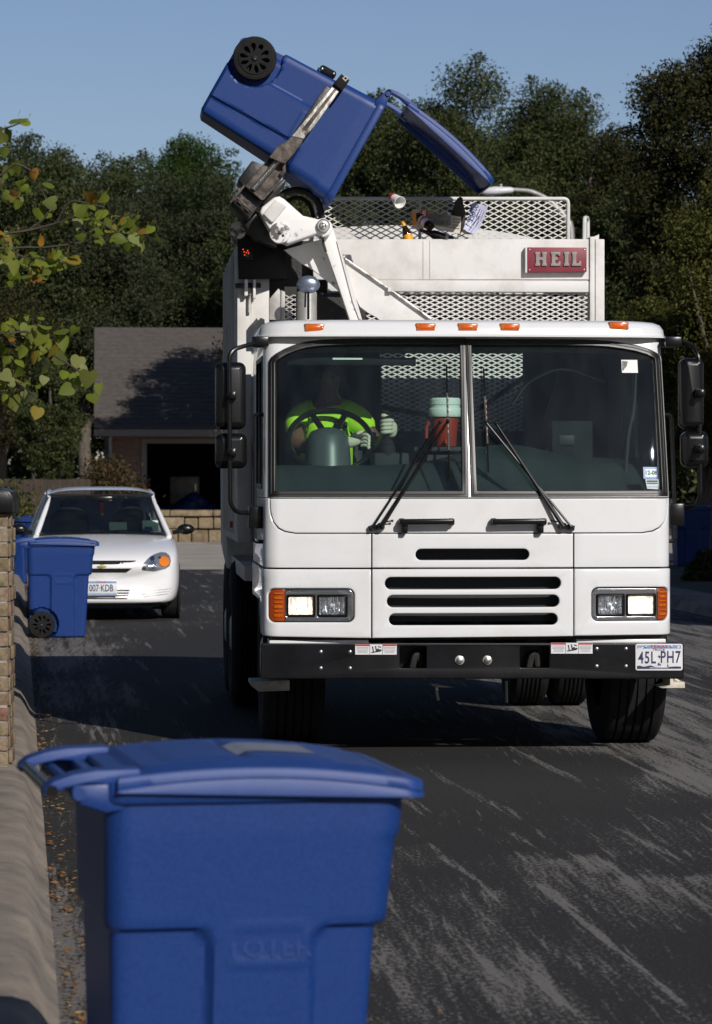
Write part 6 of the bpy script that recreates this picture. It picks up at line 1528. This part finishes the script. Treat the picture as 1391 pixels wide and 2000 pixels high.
# street lamp behind the hopper railing
def lamp():
    D = 66.0; P = lambda u, v: W(u, v, D)
    base = P(1116, 925); root = thing('street_lamp', 'grey cobra-head street lamp arching above the hopper railing', 'street lamp', (base.x, D, .12)); o = Vector((base.x, D, .12))
    q = MB(); top = P(1116, 470) - o
    pts = smooth_path([Vector((0, 0, 0)), Vector((0, 0, top.z * .6)), top, P(1105, 428) - o, P(1078, 396) - o, P(1040, 375) - o, P(1000, 370) - o], 8)
    q.tube(pts, [.09 - .05 * k / len(pts) for k in range(len(pts))], 10); q.build('pole', M['galv'], root, smooth=50)
    q = MB(); a_, b_ = P(1003, 371) - o, P(945, 376) - o
    d = (b_ - a_).normalized()
    q.lathe([(.05, 0), (.085, .05), (.10, .2), (.125, .35), (.11, .55), (.04, .64)], a_ , d, 16)
    for v in q.bm.verts: v.co.z = a_.z + (v.co.z - a_.z) * .75
    q.build('lamp_head', M['plate_white'], root, smooth=50)
    q = MB(); q.ball((a_ + b_) / 2 + d * .06 + Vector((0, 0, -.06)), .13, (1, .8, .5)); q.build('lamp_lens', M['lens_glass'], root)
    q = MB(); q.lathe([(.03, 0), (.03, .06)], a_ + d * .25 + Vector((0, 0, .08)), (0, 0, 1), 10); q.build('photocell', M['galv'], root)
lamp()

# ------------------------------------------------------------------ trees
import numpy as np
M['bark'] = mat('bark', (.075, .060, .047), .9, col2=(.15, .125, .10), scale=5, bump=.7, bscale=14, stretch=(2.5, 2.5, .7))
M['leaf_oak'] = leaf_mat('leaf_oak', [(0.0165, 0.0261, 0.0079), (0.0348, 0.0511, 0.0151), (0.0606, 0.0744, 0.0247), (0.0918, 0.0966, 0.0398), (0.0423, 0.0579, 0.0195)], .25)
M['leaf_grey'] = leaf_mat('leaf_grey', [(0.0220, 0.0290, 0.0128), (0.0413, 0.0511, 0.0220), (0.0643, 0.0724, 0.0367), (0.0459, 0.0559, 0.0275)], .25)
M['leaf_green'] = leaf_mat('leaf_green', [(0.0177, 0.0372, 0.0070), (0.0372, 0.0689, 0.0114), (0.0549, 0.0884, 0.0195)], .3)
M['leaf_gold'] = leaf_mat('leaf_gold', [(0.0396, 0.0480, 0.0121), (0.0825, 0.0876, 0.0209), (0.1485, 0.1464, 0.0374), (0.0506, 0.0624, 0.0154)], .35)
M['leaf_rust'] = leaf_mat('leaf_rust', [(0.0146, 0.0218, 0.0073), (0.0294, 0.0381, 0.0122), (0.0490, 0.0514, 0.0180), (0.0694, 0.0524, 0.0212), (0.0245, 0.0343, 0.0106)], .25)
M['leaf_bush'] = leaf_mat('leaf_bush', [(.05, .04, .018), (.09, .06, .03), (.06, .065, .022), (.11, .05, .03)], .3)
def leaves_mesh(C, Rn, n, ls, rng, flat=.75):
    """n leaf-sized quads spread over clumps (centres C, radii Rn)"""
    w = Rn ** 2; idx = rng.choice(len(C), n, p=w / w.sum())
    d = rng.normal(size=(n, 3)); d /= np.linalg.norm(d, axis=1)[:, None]
    r = Rn[idx] * np.clip(rng.normal(.86, .24, n), .15, 1.5); p = C[idx] + d * r[:, None] * np.array([1, 1, flat])
    a = rng.normal(size=(n, 3)); a[:, 2] -= .35; a /= np.linalg.norm(a, axis=1)[:, None]
    b = np.cross(a, rng.normal(size=(n, 3)) + d * .8); b /= np.linalg.norm(b, axis=1)[:, None]
    s = (ls * rng.uniform(.6, 1.4, n))[:, None]; c = np.cross(a, b) * s * .12
    V = np.stack([p + a * s, p + b * s * .42 + c, p - a * s * .8, p - b * s * .42 + c], 1).reshape(-1, 3)
    me = bpy.data.meshes.new("m"); me.vertices.add(4 * n); me.loops.add(4 * n); me.polygons.add(n)
    me.vertices.foreach_set('co', V.ravel().astype(np.float32)); me.loops.foreach_set('vertex_index', np.arange(4 * n, dtype=np.int32))
    me.polygons.foreach_set('loop_start', np.arange(0, 4 * n, 4, dtype=np.int32)); me.update(); me.validate(); return me
def tree(u, D, vtop, wpx, m, label, n=26000, ls=.11, fill=True, low=.28, clump=.13, name='tree', seed=1, depth=1.0, trunk=.22, group='trees behind the street', nclump=90, zbase=.1):
    rng = np.random.default_rng(seed); rnd = random.Random(seed)
    p = W(u, 0, D); H = W(0, vtop, D).z - zbase; Rr = wpx / 2 / F * D
    root = thing(name, label, 'tree', (p.x, D, zbase), rnd.uniform(0, 6.28) * 0, group)
    zc, hz = H * (1 + low) / 2, H * (1 - low) / 2
    C, Rn = [], []
    for k in range(nclump):
        while True:
            d = rng.normal(size=3); d /= np.linalg.norm(d); rr = rng.uniform(.25, 1) ** .45
            c = d * rr
            break
        lump = 1 + .22 * noise.noise(Vector((c[0] * 1.7 + seed, c[1] * 1.7, c[2] * 1.7)))
        cr = clump * 1.35 * (Rr + hz) / 2 * rng.uniform(.7, 1.9) * (1.25 - .45 * rr)
        c = np.array([c[0], c[1], math.copysign(abs(c[2]) ** .8, c[2])]); pos = np.array([c[0] * (Rr - cr * .6) * lump, c[1] * (Rr * depth - cr * .6) * lump, zc + c[2] * (hz - cr * .7) * (lump if c[2] > 0 else 1)])
        if pos[2] + cr > H: pos[2] = H - cr
        C.append(pos); Rn.append(cr)
        if rr > .8 and rng.random() < .55:            # twigs poking out of the outline
            C.append(pos + d * cr * rng.uniform(.8, 1.25)); Rn.append(cr * rng.uniform(.22, .42))
    C, Rn = np.array(C), np.array(Rn)
    fo = link('crown', leaves_mesh(C, Rn, int(n * 3.2), ls * .48, rng), m, root)
    q = MB(); th = H * low * 1.1
    q.tube([(0, 0, -.1), (0, 0, th * .3), (rnd.uniform(-.15, .15), 0, th), (rnd.uniform(-.3, .3), 0, zc)], [trunk * 1.25, trunk, trunk * .8, trunk * .35], 10)
    for k in range(9):
        c = C[rnd.randrange(len(C))]; q.tube([(0, 0, th * rnd.uniform(.75, 1.2)), (c[0] * .45, c[1] * .45, th + (c[2] - th) * .55), tuple(c)], [trunk * .5, trunk * .28, trunk * .08], 6)
    q.build('trunk', M['bark'], root, smooth=60); return root
G1 = 'trees on the left behind the house'; G2 = 'trees beyond the hopper'; G3 = 'trees on the right side of the street'
tree(75, 100, 250, 330, M['leaf_oak'], 'tall dark oak at far left, its crown behind the overhanging branch', 30000, .13, .12, seed=11, group=G1)
tree(215, 106, 280, 240, M['leaf_oak'], 'dark oak crown between the far left oak and the round green tree', 22000, .13, .12, seed=12, group=G1)
tree(372, 114, 256, 235, M['leaf_green'], 'round bright green tree above the grey-olive oak, left of the raised bin', 40000, .12, .15, nclump=150, seed=13, group=G1)
tree(375, 103, 318, 300, M['leaf_grey'], 'grey-olive oak rising behind the house roof', 34000, .11, .10, seed=14, group=G1)
tree(170, 100, 345, 300, M['leaf_grey'], 'broad olive tree left of the house, below the oak crowns', 30000, .12, .08, seed=15, group=G1)
tree(0, 84, 560, 290, M['leaf_rust'], 'low rust-tinged tree in the dark left of the house', 22000, .10, .05, seed=16, group=G1)
tree(100, 80, 700, 130, M['leaf_oak'], 'dark shrubby tree beside the house corner', 14000, .09, .05, seed=17, group=G1)
tree(560, 100, 330, 300, M['leaf_oak'], 'dark oak behind the lifting arm', 26000, .12, .1, seed=18, group=G2)
tree(735, 90, 165, 250, M['leaf_oak'], 'oak crown just right of the raised bin', 30000, .115, .12, seed=19, group=G2)
tree(885, 86, 112, 310, M['leaf_oak'], 'tallest central oak above the open bin lid', 44000, .105, .1, seed=20, group=G2)
tree(1090, 88, 155, 270, M['leaf_oak'], 'oak crown above the name sign and lamp arm', 38000, .105, .1, seed=21, group=G2)
tree(985, 96, 200, 260, M['leaf_grey'], 'olive tree filling the dip between the two central oaks', 22000, .115, .1, seed=22, group=G2)
tree(1215, 78, 235, 180, M['leaf_rust'], 'narrow rusty tree between the central oaks and the big right tree', 20000, .10, .08, seed=23, group=G2)
tree(1415, 52, 6, 430, M['leaf_rust'], 'big dark tree rising off the right edge of the photo', 64000, .075, .12, seed=24, group=G3, nclump=150, clump=.11)
tree(1415, 43, 300, 250, M['leaf_gold'], 'yellow-green tree at the right edge in front of the big dark tree', 18000, .062, .30, seed=25, group=G3, clump=.15, trunk=.12)
tree(1290, 49, 560, 190, M['leaf_gold'], 'small yellow-green tree behind the cab roof corner on the right', 16000, .06, .30, seed=26, group=G3, trunk=.10)
tree(1240, 66, 330, 240, M['leaf_oak'], 'dark dense tree in shade right of the hopper', 34000, .085, .04, seed=27, group=G3)
tree(1390, 62, 560, 330, M['leaf_oak'], 'dark shade tree behind the right door mirror', 34000, .08, .02, seed=28, group=G3)
tree(1100, 70, 560, 420, M['leaf_oak'], 'dark tree hidden mostly behind the truck cab', 20000, .11, .05, seed=29, group=G3)
tree(545, 79, 363, 222, M['leaf_oak'], 'slim dark oak before the house, hidden behind the truck', 20000, .12, .5, seed=31, group=G2, trunk=.12)
tree(602, 83, 335, 345, M['leaf_oak'], 'dark oak standing before the house, mostly hidden behind the truck', 26000, .12, .42, seed=30, group=G2)
# unseen trees added to darken the truck's shaded side, glass and right kerb
st0 = tree(-1200, 26, -900, 1500, M['leaf_oak'], 'unseen street tree added on the left lawn to block sky light', 40000, .17, .10, seed=50, group='unseen street trees added to block light', nclump=60)
for k, (x, y, s) in enumerate(((-8.6, 12, 1.7), (-8.8, 19, 1.8), (-10.2, 33, 1.8), (-11.5, 41, 1.8), (-13, 50, 1.8), (-8.0, 4, 1.7), (-22, -26, 2.0), (-15, -30, 2.1), (-8, -28, 2.1), (-1, -33, 2.2), (6, -30, 2.0), (13, -34, 1.2), (20, -30, 1.1), (9.6, 31, 1.15), (10.6, 38.5, 1.2), (13.2, 49, 1.3), (17, 18, 1), (18, 8, 1.0))):
    c_ = copy_tree(st0); c_.location = (x, y, .1); c_.scale = (s, s, s); c_.rotation_euler = (0, 0, k * 1.3)
    c_['label'] = 'unseen street tree added to block light, ' + ('on the left lawn' if x < -6 and y > 0 else ('behind the camera' if y < 0 else 'on the right lawn'))
st0.location = (-9.3, 26, .1); st0.scale = (1.75, 1.75, 1.75)
def woods():
    rng = np.random.default_rng(77); C, Rn = [], []
    for k in range(620):
        C.append([rng.uniform(-18, 19), rng.uniform(114, 122), rng.uniform(.2, 7.5)]); Rn.append(rng.uniform(.8, 1.5))
    for k in range(520):
        x = rng.uniform(17, 95) * (-1 if k % 2 else 1)
        C.append([x, rng.uniform(112, 124) - .004 * x * x, rng.uniform(.2, 9.5)]); Rn.append(rng.uniform(1.0, 2.0))
    return tag(link('far_woods', leaves_mesh(np.array(C), np.array(Rn), 240000, .17, rng), M['leaf_oak']), 'dark mass of far woods closing the street behind the trees', 'woods', kind='stuff')
woods()
def bush(u, D, vtop, wpx, m, label, n, ls, seed, name='bush', z0=.05):
    rng = np.random.default_rng(seed); p = W(u, 0, D); H = W(0, vtop, D).z - z0; Rr = wpx / 2 / F * D
    root = thing(name, label, 'bush', (p.x, D, z0), 0, 'bushes beside the street'); C, Rn = [], []
    for k in range(26):
        d = rng.normal(size=3); d /= np.linalg.norm(d); d[2] = abs(d[2]); C.append([d[0] * Rr * .75, d[1] * Rr * .7, H * .12 + d[2] * H * .68]); Rn.append(H * rng.uniform(.14, .3))
    link('foliage', leaves_mesh(np.array(C), np.array(Rn), n, ls, rng), m, root)
    q = MB()
    for k in range(6): c = C[k]; q.tube([(0, 0, 0), (c[0] * .5, c[1] * .5, c[2] * .6), tuple(c)], [.03, .02, .008], 6)
    q.build('stems', M['bark'], root)
bush(215, 83, 878, 120, M['leaf_bush'], 'reddish bush in front of the garage corner, above the white car roof', 6000, .06, 41)
bush(15, 50, 925, 60, M['leaf_gold'], 'yellowing bush behind the black mailbox', 3000, .045, 42)
bush(1385, 47, 1075, 90, M['leaf_oak'], 'low dark bush in the shade at the right edge', 6000, .05, 43)

# ------------------------------------------------------------------ redbud branch reaching in from the left
M['leaf_redbud'] = leaf_mat('leaf_redbud', [(0.1650, 0.2100, 0.0240), (0.2250, 0.2660, 0.0360), (0.1050, 0.1540, 0.0192), (0.2100, 0.2240, 0.0600), (0.3000, 0.3220, 0.1320), (0.1500, 0.1960, 0.0300), (0.1200, 0.1540, 0.0240), (0.1950, 0.2380, 0.0360), (0.1800, 0.2240, 0.0300), (0.1350, 0.1680, 0.0240), (0.2400, 0.2660, 0.0600), (0.1050, 0.1400, 0.0216), (0.3300, 0.2380, 0.0360), (0.4200, 0.2100, 0.0240), (0.1800, 0.0840, 0.0336)], .45, .45)
def redbud():
    D = 14.0; rnd = random.Random(21)
    tx = W(-560, 0, D).x; root = thing('redbud_tree', 'young redbud with heart-shaped green and yellowing leaves, branches reaching in at upper left', 'tree', (tx, D + .3, .12)); o = Vector((tx, D + .3, .12))
    P = lambda u, v, dy=0.0: W(u, v, D + dy) - o
    q = MB()
    q.tube([(0, 0, -.1), (.03, 0, .8), (-.02, .02, 1.6), (.05, 0, 2.6), (.0, 0, 3.6)], [.05, .045, .04, .03, .012], 10)
    B = [[(.0, 0, 1.5), P(-200, 520), P(-60, 470), P(0, 458), P(55, 450), P(110, 436), P(150, 424), P(190, 432), P(235, 455), P(285, 462)],
         [(.0, 0, 1.5), P(-160, 520), P(20, 486), P(90, 483), P(162, 473)],
         [(.02, 0, 1.9), P(-220, 400), P(-60, 300), P(0, 256), P(22, 247), P(40, 240)],
         [(.02, 0, 1.8), P(-200, 430), P(-40, 360), P(5, 340), P(30, 320), P(70, 338)],
         [(.0, 0, 1.3), P(-200, 640), P(-50, 640), P(0, 652), P(60, 650), P(100, 690), P(140, 715), P(180, 745)],
         [(.0, 0, 1.3), P(-180, 680), P(-20, 720), P(30, 745), P(70, 775)],
         [P(0, 458), P(40, 500), P(90, 505), P(150, 520)], [P(55, 450), P(92, 420), P(88, 385), P(75, 365)], [P(110, 436), P(135, 395), P(175, 398), P(205, 405)], [P(0, 652), P(40, 680), P(75, 660)]]
    for k, b in enumerate(B): b = smooth_path(b, 5); q.tube(b, [(.0065 if k < 6 else .003) * (1 - .75 * j / len(b)) + .0014 for j in range(len(b))], 6)
    q.build('branches', M['bark_dark'], root, smooth=60)
    spots = [(34, 250, 44), (18, 268, 36), (55, 246, 30), (8, 300, 26), (5, 275, 40), (28, 330, 34), (45, 375, 40), (20, 342, 30), (62, 345, 30), (8, 370, 30), (35, 400, 26), (95, 370, 32), (75, 420, 34),
             (108, 410, 36), (128, 440, 36), (150, 425, 30), (120, 395, 22), (172, 395, 42), (178, 415, 36), (168, 425, 32), (200, 425, 36), (186, 440, 24), (208, 392, 32), (205, 450, 26), (195, 478, 42), (165, 475, 24), (222, 450, 34), (230, 470, 30), (242, 478, 26), (262, 472, 34), (272, 470, 24), (285, 460, 34), (295, 452, 26), (306, 470, 34),
             (70, 520, 36), (75, 512, 34), (130, 515, 42), (155, 520, 40), (118, 492, 26), (140, 535, 30), (95, 530, 40), (55, 545, 38), (25, 545, 34), (10, 505, 34), (40, 490, 30), (48, 512, 28), (20, 470, 30), (32, 466, 28), (8, 480, 30), (5, 520, 36), (30, 525, 34), (110, 500, 26), (25, 560, 22),
             (82, 666, 42), (90, 680, 46), (118, 660, 40), (122, 672, 36), (100, 650, 32), (155, 712, 38), (125, 710, 42), (148, 745, 42), (175, 745, 46), (165, 725, 30), (128, 735, 26), (180, 782, 32), (195, 762, 30), (150, 650, 26), (30, 640, 34), (15, 645, 32), (55, 650, 36), (8, 690, 30), (35, 690, 28), (60, 690, 40), (20, 720, 30), (65, 700, 30), (5, 740, 34), (40, 760, 40), (60, 780, 36), (75, 810, 34), (25, 790, 38), (8, 775, 34), (45, 735, 30), (140, 770, 36), (110, 690, 32), (90, 720, 36), (12, 665, 34), (45, 668, 30)]
    for k in range(190):
        cu_, cv_ = rnd.choice([(20, 500), (60, 525), (100, 520), (40, 660), (70, 700), (30, 760), (210, 440), (250, 465), (150, 430), (10, 390), (-20, 480), (-30, 640)])
        spots.append((cu_ + rnd.gauss(0, 26), cv_ + rnd.gauss(0, 16), rnd.uniform(14, 30)))
    f = MB(); bm = f.bm
    hp = [(0, 0, 0), (.16, .10, .0), (.36, .10, 0), (.50, -.08, 0), (.50, -.32, 0), (.36, -.62, 0), (.14, -.90, 0), (0, -1.04, 0)]
    for (u, v, s) in spots:
        sc = s / F * D * .80; c = P(u, v - s * .4, rnd.uniform(-.22, .22))
        rot = Matrix.Rotation(rnd.gauss(0, .8), 3, 'Z') @ Matrix.Rotation(rnd.gauss(-.30, .7), 3, 'X') @ Matrix.Rotation(rnd.gauss(.25, .65), 3, 'Y')
        fold = rnd.uniform(.05, .45); curl = rnd.uniform(-.2, .35)
        def pt(x, y): return c + rot @ (Vector((x, -fold * abs(x) * -1 - curl * y * y, y)) * sc)
        mid = [bm.verts.new(pt(0, t)) for t in (0, -.35, -.7, -1.04)]
        for sg in (-1, 1):
            e = [bm.verts.new(pt(sg * x, y)) for x, y, _ in hp[1:7]]
            fs = [(mid[0], e[0], e[1], mid[1]), (mid[1], e[1], e[2], e[3]), (mid[1], e[3], e[4], mid[2]), (mid[2], e[4], e[5], mid[3])]
            for q4 in fs: bm.faces.new(q4 if sg > 0 else q4[::-1])
        bm.verts.ensure_lookup_table()
        st = c + Vector((0, 0, s / F * D * .25)); a, b_ = bm.verts.new(c), bm.verts.new(st + Vector((.012, 0, .01))); d = bm.verts.new(st + Vector((.010, 0, .012)))
        bm.faces.new((a, b_, d))
    f.build('foliage', M['leaf_redbud'], root, smooth=50, normals=False)
redbud()
